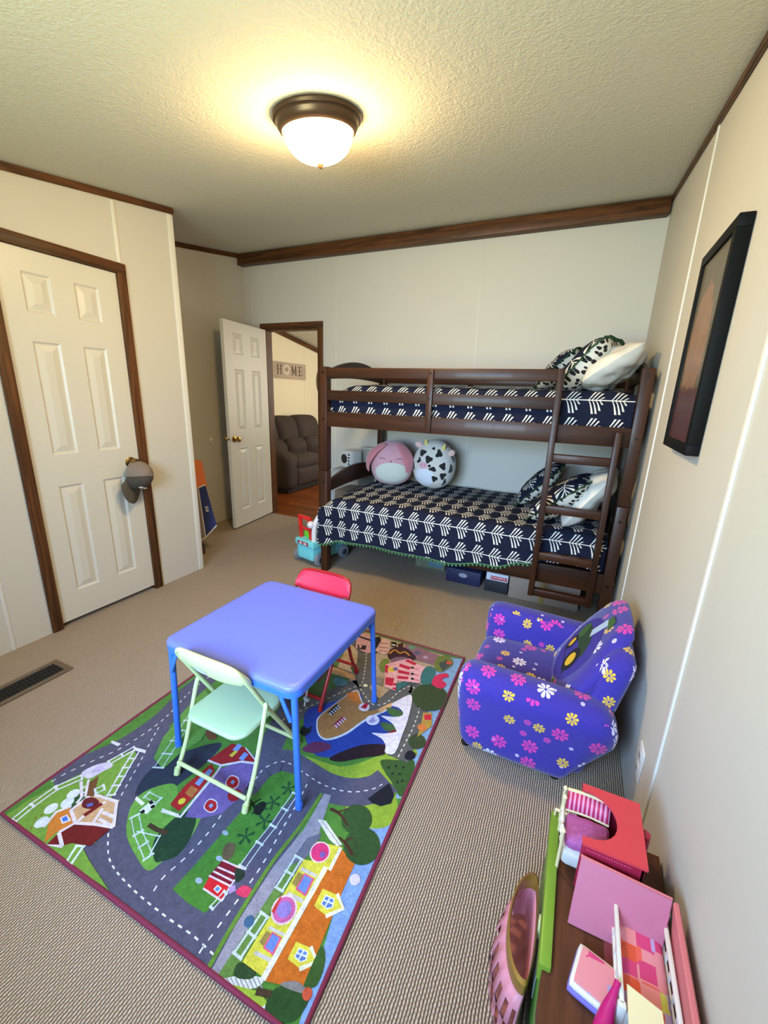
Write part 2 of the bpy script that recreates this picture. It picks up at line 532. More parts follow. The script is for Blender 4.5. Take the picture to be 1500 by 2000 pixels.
d2 = struct_empty('door_2', 'white six-panel door standing open into the room', (-3.17, 3.77, 0))
hx, hy = -3.172, 3.772
ang = math.atan2(3.085-hy, -3.085-hx)     # free edge
W2 = .685
ux = Vector((math.cos(ang), math.sin(ang), 0)); nn = Vector((ux.y, -ux.x, 0))   # nn points to -x
mt = Matrix(((ux.x, nn.x, 0, hx), (ux.y, nn.y, 0, hy), (0, 0, 1, .02), (0, 0, 0, 1)))
door_leaf(d2, mt, W2, 2.0, .035)
kp = Vector((hx, hy, .93)) + ux*(W2-.062)
knob(d2, kp, -nn); knob(d2, kp + nn*.035, nn)
bm = bm_new(); lathe(bm, [(0, 0), (.010, 0), (.010, .002), (0, .002)], 16, mtx=Matrix.Translation(Vector((hx, hy, .93))+ux*W2+nn*.0175) @ Vector((0, 0, 1)).rotation_difference(ux).to_matrix().to_4x4())
obj('latch', bm, m_dkbrass, d2)
e = struct_empty('trim_7', 'dark oak casing around the bedroom doorway', (-2.85, YF, 0))
w = .054
for a, b in ((FO0-w, FO0+.004), (FO1-.004, FO1+w)):
    bm = bm_new(); box(bm, a, b, YF-.016, YF+.001, 0, FOT+w, .004); obj('side_casing', bm, m_trimz, e)
bm = bm_new(); box(bm, FO0-w, FO1+w, YF-.017, YF+.001, FOT-.004, FOT+w, .004); obj('head_casing', bm, m_trimx, e)
bm = bm_new()
for a, b, c, d in ((FO0-.002, FO0+.016, 0, FOT), (FO1-.016, FO1+.002, 0, FOT), (FO0, FO1, FOT-.018, FOT)):
    box(bm, a, b, YF, YF+.09, c, d)
obj('door_jamb', bm, m_trimz, e, smooth=False)

# ---- living room beyond the doorway
LX0, LX1, LY0, LY1 = -4.5, -1.6, YF+.08, 7.6
def lceil(y): return 2.62 - .16*(y-LY0)
bm = bm_new(); hexa(bm, [(LX0-.1, LY0-.04, 0), (LX0, LY0-.04, 0), (LX0, LY1, 0), (LX0-.1, LY1, 0), (LX0-.1, LY0-.04, 2.7), (LX0, LY0-.04, 2.7), (LX0, LY1, lceil(LY1)+.02), (LX0-.1, LY1, lceil(LY1)+.02)])
w_liv = struct(obj('wall_living_room', bm, m_livwall, smooth=False), 'cream living room wall beyond the doorway')
bm = bm_new(); box(bm, LX0, LX1+.1, LY1, LY1+.1, 0, 2.7); box(bm, LX1, LX1+.1, LY0, LY1, 0, 2.75); box(bm, LX0, XA-.1, LY0-.08, LY0, 0, 2.75)
struct(obj('wall_living_room_end', bm, m_livwall, smooth=False), 'cream end walls of the living room')
bm = bm_new()
hexa(bm, [(LX0-.1, LY0-.04, lceil(LY0)), (LX1+.1, LY0-.04, lceil(LY0)), (LX1+.1, LY1+.1, lceil(LY1)), (LX0-.1, LY1+.1, lceil(LY1)),
          (LX0-.1, LY0-.04, lceil(LY0)+.1), (LX1+.1, LY0-.04, lceil(LY0)+.1), (LX1+.1, LY1+.1, lceil(LY1)+.1), (LX0-.1, LY1+.1, lceil(LY1)+.1)])
struct(obj('ceiling_living_room', bm, m_ceil, smooth=False), 'sloping living room ceiling')
bm = bm_new(); h = .075
hexa(bm, [(LX0, LY0, lceil(LY0)-h), (LX0+.02, LY0, lceil(LY0)-h), (LX0+.02, LY1, lceil(LY1)-h), (LX0, LY1, lceil(LY1)-h),
          (LX0, LY0, lceil(LY0)), (LX0+.02, LY0, lceil(LY0)), (LX0+.02, LY1, lceil(LY1)), (LX0, LY1, lceil(LY1))])
struct(obj('trim_8', bm, m_trimy), 'dark oak crown trim in the living room')
bm = bm_new(); box(bm, LX0, LX0+.005, 6.32, 6.345, 0, lceil(6.33)-.075, .001); obj('batten', bm, M('cream_batten', (236, 226, 198), .5, var=.02), w_liv)
m_hardwood = [wood('hardwood_%d' % i, c, d, 'x', .32, 9, .05) for i, (c, d) in enumerate((((146, 78, 34), (104, 52, 22)), ((132, 68, 29), (96, 48, 20)), ((156, 86, 39), (112, 58, 25))))]
bm = bm_new(); box(bm, LX0, LX1+.1, LY0-.08, LY1, -.09, -.012)
fl2 = struct(obj('floor_living_room', bm, M('underlay', (60, 36, 20), .8), smooth=False), 'reddish brown plank floor of the living room')
_pl = {}
yy = LY0-.078; r = 0
while yy < 6.6:
    x = LX0 - (r*.53 % 1.1)
    while x < LX1:
        L = 1.1; xa, xb = max(x, LX0), min(x+L, LX1)
        if xb-xa > .1 and not (yy < LY0 and (xa < FO0+.016 or xb > FO1-.016)):
            key = round(xb-xa, 3)
            if key not in _pl:
                b2 = bm_new(); box(b2, .0008, key-.0008, .0008, .1072, -.012, -.001, .0012, 1)
                me = bpy.data.meshes.new('plank'); b2.to_mesh(me); b2.free(); _pl[key] = me
                me.materials.append(m_hardwood[0])
            o = bpy.data.objects.new('plank', _pl[key]); COL.objects.link(o); o.location = (xa, yy, 0); o.parent = fl2
            o.material_slots[0].link = 'OBJECT'; o.material_slots[0].material = m_hardwood[random.randrange(3)]
        elif yy < LY0 and xa < FO1 and xb > FO0:
            b2 = bm_new(); box(b2, FO0+.017, FO1-.017, yy+.0008, yy+.1072, -.012, -.001, .0012, 1); obj('plank', b2, m_hardwood[0], fl2)
        x += L
    yy += .108; r += 1
#@@OBJECTS

# ================================================================== CEILING LIGHT
LC = Vector((-1.105, 1.665, ceil_z(1.665)))
tilt = Matrix.Translation(LC) @ Matrix.Rotation(math.atan(.15), 4, 'X')
lamp = thing('ceiling_light', 'flush ceiling light with a dark bronze ring and glowing white glass bowl', 'ceiling light', tuple(LC))
m_bronze = M('bronze', (82, 62, 44), .35, .55, var=.08)
bm = bm_new()
lathe(bm, [(0, -.001), (.172, -.001), (.174, -.008), (.170, -.016), (.163, -.019), (.160, -.024), (.158, -.034), (.150, -.047), (.141, -.054), (.136, -.053), (.136, -.02), (0, -.02)], 56, mtx=tilt)
obj('ring', bm, m_bronze, lamp)
k = NT('lit_glass'); k.base(lin((255, 244, 220))); k.rough(.4)
k.b.inputs['Emission Color'].default_value = (*LAMP_COLOUR, 1); k.b.inputs['Emission Strength'].default_value = LAMP_STRENGTH
bm = bm_new(); R = .136
lathe(bm, [(R*math.cos(a)**.9 if a < PI/2-.01 else 0, -.05-.098*math.sin(a)) for a in [i*PI/2/14 for i in range(15)]], 48, mtx=tilt)
obj('glass_bowl', bm, k.m, lamp)
bm = bm_new(); lathe(bm, [(0, -.145), (.013, -.147), (.015, -.152), (.010, -.158), (.005, -.163), (0, -.165)], 20, mtx=tilt)
obj('finial', bm, M('finial', (150, 104, 66), .4, .3), lamp)

# ================================================================== BUNK BED
m_bz = wood('espresso_z', (70, 38, 19), (36, 19, 10), 'z', .42, 10, .05, .04)
m_bx = wood('espresso_x', (70, 38, 19), (36, 19, 10), 'x', .42, 10, .05, .04)
m_by = wood('espresso_y', (58, 35, 20), (33, 20, 11), 'y', .42, 10, .05, .04)
m_bolt = M('bolt', (30, 22, 18), .4, .6)
bed = thing('bunk_bed', 'dark espresso wooden twin bunk bed with ladder along the far wall', 'bunk bed', (-.72, 3.2, 0))
BX0, BX1, BY0, BY1 = -1.767, .313, 2.668, 3.725
def bpart(name, b, mat, bev=.004, par=bed):
    bm = bm_new(); box(bm, *b, bev, 2); return obj(name, bm, mat, par)
def bolt(par, x, y, z):
    bm = bm_new(); lathe(bm, [(0, .0), (.009, 0), (.009, .0015), (0, .0015)], 14, mtx=Matrix.Translation((x, y, z)) @ Matrix.Rotation(PI/2, 4, 'X')); obj('bolt', bm, m_bolt, par)
for (x0, x1) in ((BX0, BX0+.059), (BX1-.060, BX1)):
    for (y0, y1) in ((BY0, BY0+.066), (BY1-.066, BY1)):
        p1 = bpart('lower_post', (x0, x1, y0, y1, 0, .828), m_bz)
        p2 = bpart('upper_post', (x0, x1, y0, y1, .831, 1.583), m_bz)
        if y0 == BY0:
            for z in (.33, .74): bolt(p1, (x0+x1)/2, BY0, z)
            for z in (1.215, 1.545): bolt(p2, (x0+x1)/2, BY0, z)
for (y0, y1) in ((BY0+.008, BY0+.032), (BY1-.032, BY1-.008)):
    bpart('upper_side_rail', (BX0+.055, BX1-.055, y0, y1, 1.163, 1.270), m_bx)
    bpart('lower_side_rail', (BX0+.055, BX1-.055, y0, y1, .272, .400), m_bx)
    xe = -.128 if y0 < 3 else BX1-.055
    bpart('guard_rail', (BX0+.055, xe, y0, y1, 1.508, 1.575), m_bx)
    bpart('guard_rail', (BX0+.055, xe, y0, y1, 1.350, 1.421), m_bx)
    bpart('guard_support', (-.940, -.900, y0-.018 if y0 < 3 else y1, y0 if y0 < 3 else y1+.018, 1.172, 1.566), m_bz, .003)
    if y0 < 3:
        for z in (1.545, 1.385, 1.215): bolt(bed, -.92, y0-.018, z)
def arch(name, x0, x1, zlo, zend, zmid):
    bm = bm_new(); ya, yb = BY0+.060, BY1-.060; n = 20
    top = [(ya+(yb-ya)*i/n, zend+(zmid-zend)*math.sin(PI*i/n)**.8) for i in range(n+1)]
    bot = [(yb-(yb-ya)*i/n, zlo+.02*math.sin(PI*i/n)) for i in range(n+1)]
    prism(bm, top+bot, lambda a, b, h: (h, a, b), x0, x1)
    obj(name, bm, m_by, bed)
for x0 in (BX0+.018, BX1-.042):
    arch('upper_end_board', x0, x0+.024, 1.50, 1.55, 1.648)
    arch('lower_end_board', x0, x0+.024, .655, .725, .815)
    bpart('end_rail', (x0, x0+.024, BY0+.06, BY1-.06, 1.163, 1.27), m_by)
    bpart('end_rail', (x0, x0+.024, BY0+.06, BY1-.06, .272, .400), m_by)
bpart('bunk_board', (BX0+.05, BX1-.05, BY0+.035, BY1-.035, .33, .352), m_bx, .002)
bpart('bunk_board', (BX0+.05, BX1-.05, BY0+.035, BY1-.035, 1.175, 1.197), m_bx, .002)
lad = bpart('ladder_rail', (-.158, -.124, 2.606, 2.668, .195, 1.574), m_bz, .004)
bpart('ladder_rail', (.176, .208, 2.606, 2.668, .195, 1.248), m_bz, .004)
for z in (1.080, .772, .470, .222):
    bpart('ladder_rung', (-.126, .178, 2.616, 2.658, z-.026, z+.022), m_bx, .005)

# ================================================================== QUILTS AND PILLOWS
def fern_nodes(k, uvsock, period, rowsp, uoff, voff, navy, white, bumpy=True):
    sp = k.n('ShaderNodeSeparateXYZ'); k.l(uvsock, sp.inputs[0])
    u = k.math('DIVIDE', k.math('SUBTRACT', sp.outputs[0], uoff), period)
    v = k.math('DIVIDE', k.math('SUBTRACT', sp.outputs[1], voff), period)
    rs = rowsp/period
    fu = k.math('FRACT', u)
    vv = k.math('ABSOLUTE', k.math('SUBTRACT', k.math('WRAP', k.math('ADD', v, rs/2), rs, 0.0), rs/2))
    mask = k.math('LESS_THAN', vv, .024)
    sv = k.math('SUBTRACT', k.math('WRAP', k.math('ADD', v, rs/2), rs, 0.0), rs/2)
    up = k.math('GREATER_THAN', sv, 0.0)
    hk = k.math('MULTIPLY_ADD', up, -.20, 1.04)          # fronds above the stem are shorter
    ek = k.math('MULTIPLY_ADD', up, .24, .54)            # and less curled
    tk = k.math('MULTIPLY_ADD', up, .18, .88)
    for s, t, h, w in ((0.0, .30, .61, .047), (.15, .47, .60, .047), (.30, .61, .46, .047), (.44, .68, .19, .046)):
        q = k.math('DIVIDE', vv, k.math('MULTIPLY', hk, h))
        uc = k.math('MULTIPLY_ADD', k.math('MULTIPLY', k.math('POWER', q, ek), tk), t-s, s)
        d = k.math('ABSOLUTE', k.math('SUBTRACT', fu, uc))
        ww = k.math('MULTIPLY_ADD', q, w*.62, w*.38)
        m = k.math('MULTIPLY', k.math('LESS_THAN', d, ww), k.math('LESS_THAN', q, 1.0))
        mask = k.math('MAXIMUM', mask, m)
    co = k.coord(); nz = k.noise(co, 40, 3)
    nv = k.mix(nz, tuple(x*.8 for x in lin(navy)), tuple(x*1.25 for x in lin(navy)))
    k.base(k.mix(mask, nv, lin(white))); k.rough(.85)
    k.b.inputs['Specular IOR Level'].default_value = .2
    if bumpy:
        wv = k.n('ShaderNodeTexWave', wave_type='BANDS', bands_direction='Y'); k.l(uvsock, wv.inputs['Vector'])
        wv.inputs['Scale'].default_value = 26; wv.inputs['Distortion'].default_value = 3; wv.inputs['Detail'].default_value = 2
        k.bump(k.math('ADD', wv.outputs[1], nz), .35, .006)
NAVY, FWHITE = (20, 25, 47), (226, 222, 212)
def fern_mat(name, uoff, voff, period=.117, rowsp=.158):
    k = NT(name); fern_nodes(k, k.coord('UV'), period, rowsp, uoff, voff, NAVY, FWHITE); return k.m

def interp(tab, x):
    if x <= tab[0][0]: return tab[0][1]
    for (a, b), (c, d) in zip(tab, tab[1:]):
        if x <= c:
            t = (x-a)/(c-a); t = t*t*(3-2*t); return b+(d-b)*t
    return tab[-1][1]

def quilt(name, label, xa, xb, ytab, hemtab, ztop, yback, zback, mat, droop, r=.06):
    nu, ntop, nr, nd, nb = 150, 44, 8, 22, 5
    nv = nb+ntop+nr+nd
    cols = []
    for i in range(nu+1):
        x = xa+(xb-xa)*i/nu
        zt = ztop - droop(x); yf = interp(ytab, x); hem = interp(hemtab, x)
        pts = []; v = None
        for j in range(nb): pts.append((yback, zback+(zt-zback)*j/nb, 0))
        for j in range(ntop):
            t = j/ntop; y = yback+(yf+r-yback)*t
            crown_ = .016*math.sin(PI*min(1, t*1.05))
            pts.append((y, zt+crown_+.007*noise.noise(Vector((x*5, y*5, ztop))), 0))
        for j in range(nr):
            a = PI/2*j/nr
            pts.append((yf+r-r*math.sin(a), zt-r+r*math.cos(a), 0))
        z0 = zt-r
        for j in range(nd+1):
            t = j/nd; z = z0+(hem-z0)*t
            fold = (.010*math.sin(x*19+1.3*math.sin(x*3))+.008*noise.noise(Vector((x*7, z*4, 3.1))))*t
            pts.append((yf-.004*t+fold*(1 if z0-hem > .12 else .2), z, 0))
        # arc length measured from the front: on the hanging front v equals z
        vv = [0]*len(pts); vv[-1] = pts[-1][1]
        for j in range(len(pts)-2, -1, -1):
            vv[j] = vv[j+1] + math.hypot(pts[j][0]-pts[j+1][0], pts[j][1]-pts[j+1][1])
        cols.append((x, pts, vv))
    me = grid_mesh(name, lambda i, j: (cols[i][0], cols[i][1][j][0], cols[i][1][j][1]), nu, nv, lambda i, j: (cols[i][0], cols[i][2][j]))
    return mobj(name, me, mat, None, True, None), cols

def quilt_thing(label, *a):
    t = thing('quilt', label, 'quilt', (-.72, 3.2, a[6]), 'fern quilts')
    q, cols = quilt('cover', None, a[0], a[1], a[2], a[3], a[4], a[5], a[6], a[7], a[8])
    put(q, t)
    return t, q, cols
m_qlow = fern_mat('fern_quilt_low', -1.372, .555)
m_qup = fern_mat('fern_quilt_up', -.106, 1.412, .119, .160)
def droop_low(x): return .085*math.exp(-((x+1.79)/.10)**2) + .02*math.exp(-((x-.25)/.06)**2)
ql, qlo, qcols = quilt_thing('navy quilt with white fern fronds and green pom-poms hanging over the lower bunk',
    -1.772, .246, [(-1.772, 2.636), (-1.70, 2.640), (-1.55, 2.652), (-.20, 2.652), (-.08, 2.712), (.25, 2.716)],
    [(-1.772, .235), (-1.70, .250), (-1.60, .290), (-1.40, .298), (-1.10, .295), (-.75, .288), (-.40, .332), (-.22, .385), (-.10, .408), (.25, .408)],
    .622, 3.655, .36, m_qlow, droop_low)
qu, quo, _ = quilt_thing('navy fern-printed quilt tucked in on the upper bunk behind the guard rails',
    -1.712, .250, [(-1.712, 2.735), (-1.60, 2.716), (.25, 2.716)], [(-1.71, 1.21), (.25, 1.21)],
    1.462, 3.68, 1.2, m_qup, lambda x: .075*math.exp(-((x+1.74)/.13)**2)+.015*math.exp(-((x-.25)/.05)**2))
# pom-pom edging of the lower quilt: tiny woolly balls, one mesh
bm = bm_new()
s_acc = 0; last = None
for (x, pts, vv) in qcols:
    p = Vector((x, pts[-1][0], pts[-1][1]))
    if x > -.13: break
    if last is not None:
        seg = (p-last).length; s_acc += seg
        if s_acc > .020:
            s_acc = 0
            bmesh.ops.create_icosphere(bm, subdivisions=1, radius=.0088, matrix=Matrix.Translation(p+Vector((0, -.003, -.011))))
    last = p
tube(bm, [(x, pts[-1][0], pts[-1][1]) for (x, pts, vv) in qcols if x <= -.13][::3], .004, 6)
pp = obj('pom_pom_trim', bm, M('green_pom', (74, 122, 84), .9, var=.2, vscale=60), ql); pp['kind'] = 'stuff'; pp['label'] = 'green pom-pom edging'

# --- pillows
def spots_mat():
    k = NT('black_spots'); uv = k.mapping(k.coord('UV'), (1, 1.5, 1))
    wn = k.n('ShaderNodeTexNoise'); k.l(uv, wn.inputs['Vector']); wn.inputs['Scale'].default_value = 14
    sc = k.n('ShaderNodeVectorMath', operation='SCALE'); k.l(wn.outputs['Color'], sc.inputs[0]); sc.inputs[3].default_value = .018
    ad = k.n('ShaderNodeVectorMath', operation='ADD'); k.l(uv, ad.inputs[0]); k.l(sc.outputs[0], ad.inputs[1])
    vo = k.n('ShaderNodeTexVoronoi', voronoi_dimensions='2D'); k.l(ad.outputs[0], vo.inputs['Vector']); vo.inputs['Scale'].default_value = 21; vo.inputs['Randomness'].default_value = .75
    sp = k.n('ShaderNodeSeparateXYZ'); k.l(vo.outputs['Color'], sp.inputs[0])
    th = k.math('MULTIPLY_ADD', sp.outputs[0], .16, .24)
    m = k.math('LESS_THAN', vo.outputs['Distance'], th)
    k.base(k.mix(m, lin((226, 221, 208)), lin((22, 22, 27)))); k.rough(.85)
    return k.m
m_spots = spots_mat(); m_fernp = fern_mat('fern_sham', 0.0, 0.02, .115, .155)
m_cot = M('white_cotton', (226, 222, 212), .85, var=.03, bump=.2, bscale=14, bdist=.012)
m_ruf = M('green_ruffle', (46, 92, 62), .9, var=.25, vscale=50)
def pillow(name, label, c, ux, uy, w, h, th, front, back, ruffle=True, group=None, sag=.05, wrink=.006, seed=0):
    c = Vector(c); ux = Vector(ux).normalized(); uy = Vector(uy); uy = (uy-ux*uy.dot(ux)).normalized(); n = ux.cross(uy)
    t = thing(name, label, 'pillow', tuple(c), group)
    N = 28
    def pt(a, b, s):
        ea = 1-.07*b*b*abs(b)-.02*math.sin(b*7+seed); eb = 1-.07*a*a*abs(a)-.02*math.sin(a*6+seed)
        pr = max(0, (1-abs(a)**3.0))**.6*max(0, (1-abs(b)**3.0))**.6
        bend = -sag*(a*a*.3+b*b*.5)
        wk = wrink*(noise.noise(Vector((a*3+seed, b*3, s*2)))+.5*noise.noise(Vector((a*9+b*5+seed, b*2.2, s))))*pr
        return c + ux*(w/2*a*ea) + uy*(h/2*b*eb) + n*(s*th/2*pr+bend*.2+wk)
    for s, nm, mat in ((1, 'cover_front', front), (-1, 'cover_back', back)):
        me = grid_mesh(nm, lambda i, j: pt(2*i/N-1, 2*j/N-1, s), N, N, lambda i, j: (w*(i/N), h*(j/N)))
        mobj(nm, me, mat, t, True, None)
    if ruffle:
        bm = bm_new(); ring = []
        for k_ in range(4):
            for i in range(20):
                q = -1+2*i/20
                a, b = ((q, -1), (1, q), (-q, 1), (-1, -q))[k_]
                ring.append((a, b))
        m = len(ring); prev = None; first = None
        for i, (a, b) in enumerate(ring):
            p = pt(a, b, 0); o = (ux*a+uy*b).normalized()
            wv = n*(.010*math.sin(i*2.1+seed))
            row = [bm.verts.new(p-o*.006), bm.verts.new(p+o*.010+wv), bm.verts.new(p+o*.022-wv*.6)]
            if prev:
                for q in range(2): bm.faces.new((prev[q], row[q], row[q+1], prev[q+1]))
            else: first = row
            prev = row
        for q in range(2): bm.faces.new((prev[q], first[q], first[q+1], prev[q+1]))
        obj('ruffle_trim', bm, m_ruf, t)
    return t
DEG = math.radians
def lean(a): return (math.cos(DEG(a)), 0, math.sin(DEG(a)))
# upper bunk (the near end of each sham shows its navy front above and its spotted back below)
pillow('pillow', 'plain white pillow propped at the head of the upper bunk', (.135, 3.05, 1.605), (-.12, -1, .05), lean(36), .60, .38, .16, m_cot, m_cot, False, wrink=.03, seed=3)
pillow('sham', 'tilted sham with black-spotted back on the upper bunk, nearest the white pillow', (-.005, 3.06, 1.615), (-.30, -1, 0), lean(50), .50, .38, .17, m_fernp, m_spots, True, 'fern and spot shams', seed=1)
pillow('sham', 'smaller-looking sham standing farther back on the upper bunk, left of the spotted one', (-.19, 3.40, 1.615), (-.16, -1, 0), lean(46), .44, .36, .15, m_fernp, m_spots, True, 'fern and spot shams', seed=5)
# lower bunk
pillow('pillow', 'plain white pillow seen through the ladder on the lower bunk', (.115, 3.02, .805), (-.10, -1, 0), lean(56), .58, .44, .16, m_cot, m_cot, False, wrink=.03, seed=8)
pillow('sham', 'sham with spotted underside lying behind the ladder on the lower bunk', (-.035, 2.99, .785), (-.24, -1, 0), lean(40), .52, .44, .19, m_fernp, m_spots, True, 'fern and spot shams', seed=2)
pillow('sham', 'sham leaning by the wall on the lower bunk, left of the ladder', (-.215, 3.34, .800), (-.06, -1, 0), lean(48), .44, .40, .15, m_fernp, m_spots, True, 'fern and spot shams', seed=6)

# ================================================================== PLUSH TOYS
def plush_body(c, rad, yaw, ex=2.5):
    c = Vector(c); R = Matrix.Rotation(yaw, 3, 'Z')
    def S(az, el, k=1.0):
        """surface point: az 0 faces -y, positive az to +x"""
        d = Vector((math.cos(el)*math.sin(az), -math.cos(el)*math.cos(az), math.sin(el)))
        s = sum(abs(d[i]/rad[i])**ex for i in range(3))**(-1/ex)
        p = d*s*k
        f = 1-.20*max(0, p.z/rad[2])**1.5      # egg shape, narrower on top
        p.x *= f; p.y *= f
        return c + R @ p
    return S
def plush_mesh(S, n=40, m=26):
    bm = bm_new(); rows = []
    for j in range(m+1):
        el = -PI/2+PI*j/m
        rows.append([bm.verts.new(S(2*PI*i/n, el)) for i in range(n)] if 0 < j < m else [bm.verts.new(S(0, el))])
    for j in range(m):
        A, B = rows[j], rows[j+1]
        for i in range(n):
            i2 = (i+1) % n
            if len(A) == 1: bm.faces.new((A[0], B[i2], B[i]))
            elif len(B) == 1: bm.faces.new((A[i], A[i2], B[0]))
            else: bm.faces.new((A[i], A[i2], B[i2], B[i]))
    return bm
def decal(S, az, el, outline, mat, par, name, k=1.008, rings=5):
    """outline: list of (da, de) around (az, el)"""
    bm = bm_new(); c = bm.verts.new(S(az, el, k+.004)); prev = None; n = len(outline)
    for r in range(1, rings+1):
        t = r/rings; kk = k + .004*(1-t*t) - (.012 if r == rings else 0)
        row = [bm.verts.new(S(az+a*t, el+b*t, kk)) for a, b in outline]
        for i in range(n):
            i2 = (i+1) % n
            if prev is None: bm.faces.new((c, row[i], row[i2]))
            else: bm.faces.new((prev[i], row[i], row[i2], prev[i2]))
        prev = row
    return obj(name, bm, mat, par)
def oval(a, b, n=20, wob=0, seed=0):
    return [(a*math.cos(2*PI*i/n)*(1+wob*math.sin(3*2*PI*i/n+seed)+.6*wob*math.sin(2*2*PI*i/n+seed*2)), b*math.sin(2*PI*i/n)*(1+wob*math.sin(3*2*PI*i/n+seed))) for i in range(n)]
def plushmat(name, col): return M(name, col, .95, var=.05, bump=.35, bscale=90, bdist=.004, sheen=.4)
m_pk = plushmat('pink_plush', (214, 160, 170)); m_pk2 = plushmat('pink_satin', (216, 132, 142)); m_cream = plushmat('cream_plush', (214, 214, 202))
m_wp = plushmat('white_plush', (224, 226, 236)); m_blk = plushmat('black_plush', (30, 29, 32)); m_cowc = plushmat('cow_plush', (214, 208, 200)); m_line = M('stitch', (70, 44, 50), .9)
QZ = .632
bun = thing('bunny_plush', 'round pink plush bunny with drooping ears and a cream belly on the lower bunk', 'plush toy', (-1.48, 3.44, QZ))
S = plush_body((-1.485, 3.40, QZ+.190), (.190, .15, .195), DEG(20))
obj('body', plush_mesh(S), m_pk, bun)
decal(S, .03, -.45, oval(1.02, .62, 28), m_cream, bun, 'belly', 1.006, 8)
for az in (-.52, .46):
    bm = bm_new(); tube(bm, [S(az+d*.17, .28+.06*math.cos(d*PI/2), 1.005) for d in (-1, -.5, 0, .5, 1)], .0022, 6); obj('eye', bm, m_line, bun)
bm = bm_new(); bmesh.ops.create_icosphere(bm, subdivisions=2, radius=.007, matrix=Matrix.Translation(S(-.02, .20, 1.0))); obj('nose', bm, M('nose_pink', (150, 70, 90), .8), bun)
for sgn, z0 in ((-1, 0), (1, 0)):
    bm = bm_new(); N = 12
    # long flat ear hanging down the side
    path = [S(sgn*((.75+.55*t) if sgn < 0 else (.62+.30*t)), .95-1.2*t, 1.03+.10*math.sin(PI*t)+(.12*t if sgn < 0 else .06)) for t in [i/N for i in range(N+1)]]
    prev = None
    for i, p in enumerate(path):
        t = i/N; wd = .030+.030*math.sin(PI*min(1, t*.75+.1)); th = .012
        tan = (path[min(N, i+1)]-path[max(0, i-1)]).normalized()
        out = (p-Vector((-1.485, 3.40, QZ+.190))).normalized(); sd = tan.cross(out).normalized(); out = sd.cross(tan)
        ring = [bm.verts.new(p+sd*wd*math.cos(2*PI*k/10)+out*th*math.sin(2*PI*k/10)) for k in range(10)]
        if prev:
            for k_ in range(10): bm.faces.new((prev[k_], prev[(k_+1) % 10], ring[(k_+1) % 10], ring[k_]))
        else: bm.faces.new(ring[::-1])
        prev = ring
    bm.faces.new(prev); obj('ear', bm, m_pk2, bun)
cow = thing('cow_plush', 'white plush cow with black patches, pink snout and yellow horns on the lower bunk', 'plush toy', (-1.08, 3.46, QZ))
CC = Vector((-1.108, 3.45, QZ+.207))
S = plush_body(CC, (.185, .15, .208), DEG(-4), 2.4)
obj('body', plush_mesh(S), m_cowc, cow)
decal(S, -.22, -.62, oval(.70, .48, 26), m_wp, cow, 'belly', 1.006, 8)
for az, el, a, b, sd in ((-.48, .62, .24, .16, 0), (.02, .36, .22, .20, 1), (-.55, .26, .11, .13, 2), (.62, .62, .2, .18, 3), (.30, -.14, .20, .13, 4), (.80, .04, .17, .17, 5), (.85, -.42, .16, .17, 6),
                         (.42, -.62, .17, .17, 7), (1.05, -.75, .12, .2, 8), (1.25, -.1, .14, .2, 9), (-1.0, -.12, .14, .2, 10), (.25, .88, .14, .07, 11), (1.5, .4, .2, .2, 12), (2.3, 0, .3, .3, 13), (-2.0, .2, .3, .3, 14)):
    decal(S, az, el, oval(a, b, 20, .22, sd), m_blk, cow, 'patch', 1.006)
decal(S, -.26, .02, oval(.26, .19, 22), plushmat('snout_pink', (222, 168, 184)), cow, 'snout', 1.02)
for da in (-.09, .09):
    bm = bm_new(); bmesh.ops.create_icosphere(bm, subdivisions=1, radius=.006, matrix=Matrix.Translation(S(-.26+da, .03, 1.025))); obj('nostril', bm, M('nostril', (190, 110, 140), .8), cow)
for az, el in ((-.60, .17), (.11, .02)):
    bm = bm_new(); bmesh.ops.create_icosphere(bm, subdivisions=2, radius=.013, matrix=Matrix.Translation(S(az, el, 1.0))); obj('eye', bm, M('bead_black', (14, 14, 15), .25), cow)
m_horn = plushmat('horn_yellow', (222, 206, 120))
for az, el in ((-.62, 1.02), (.95, .80)):
    p = S(az, el, .97); d = (p-CC).normalized(); d.z += .5; d.normalize()
    bm = bm_new(); tube(bm, [p, p+d*.02, p+d*.042, p+d*.052], [.017, .016, .010, .003], 12); obj('horn', bm, m_horn, cow)
for az, el, sx in ((-1.05, .82, -1), (1.25, .55, 1)):
    p = S(az, el, 1.0); d = Vector((sx*.8, -.35, .5)).normalized()
    bm = bm_new(); sd = d.cross(Vector((0, 1, 0))).normalized(); ot = sd.cross(d)
    prev = None
    for t in (0, .2, .5, .8, 1):
        wd = .010+.018*math.sin(PI*min(1, t*.9+.05)); ring = [bm.verts.new(p-d*.008+d*.062*t+sd*wd*math.cos(2*PI*k/10)+ot*.010*math.sin(2*PI*k/10)) for k in range(10)]
        if prev:
            for k_ in range(10): bm.faces.new((prev[k_], prev[(k_+1) % 10], ring[(k_+1) % 10], ring[k_]))
        prev = ring
    bm.faces.new(prev); obj('ear', bm, plushmat('ear_pink', (224, 184, 178)), cow)

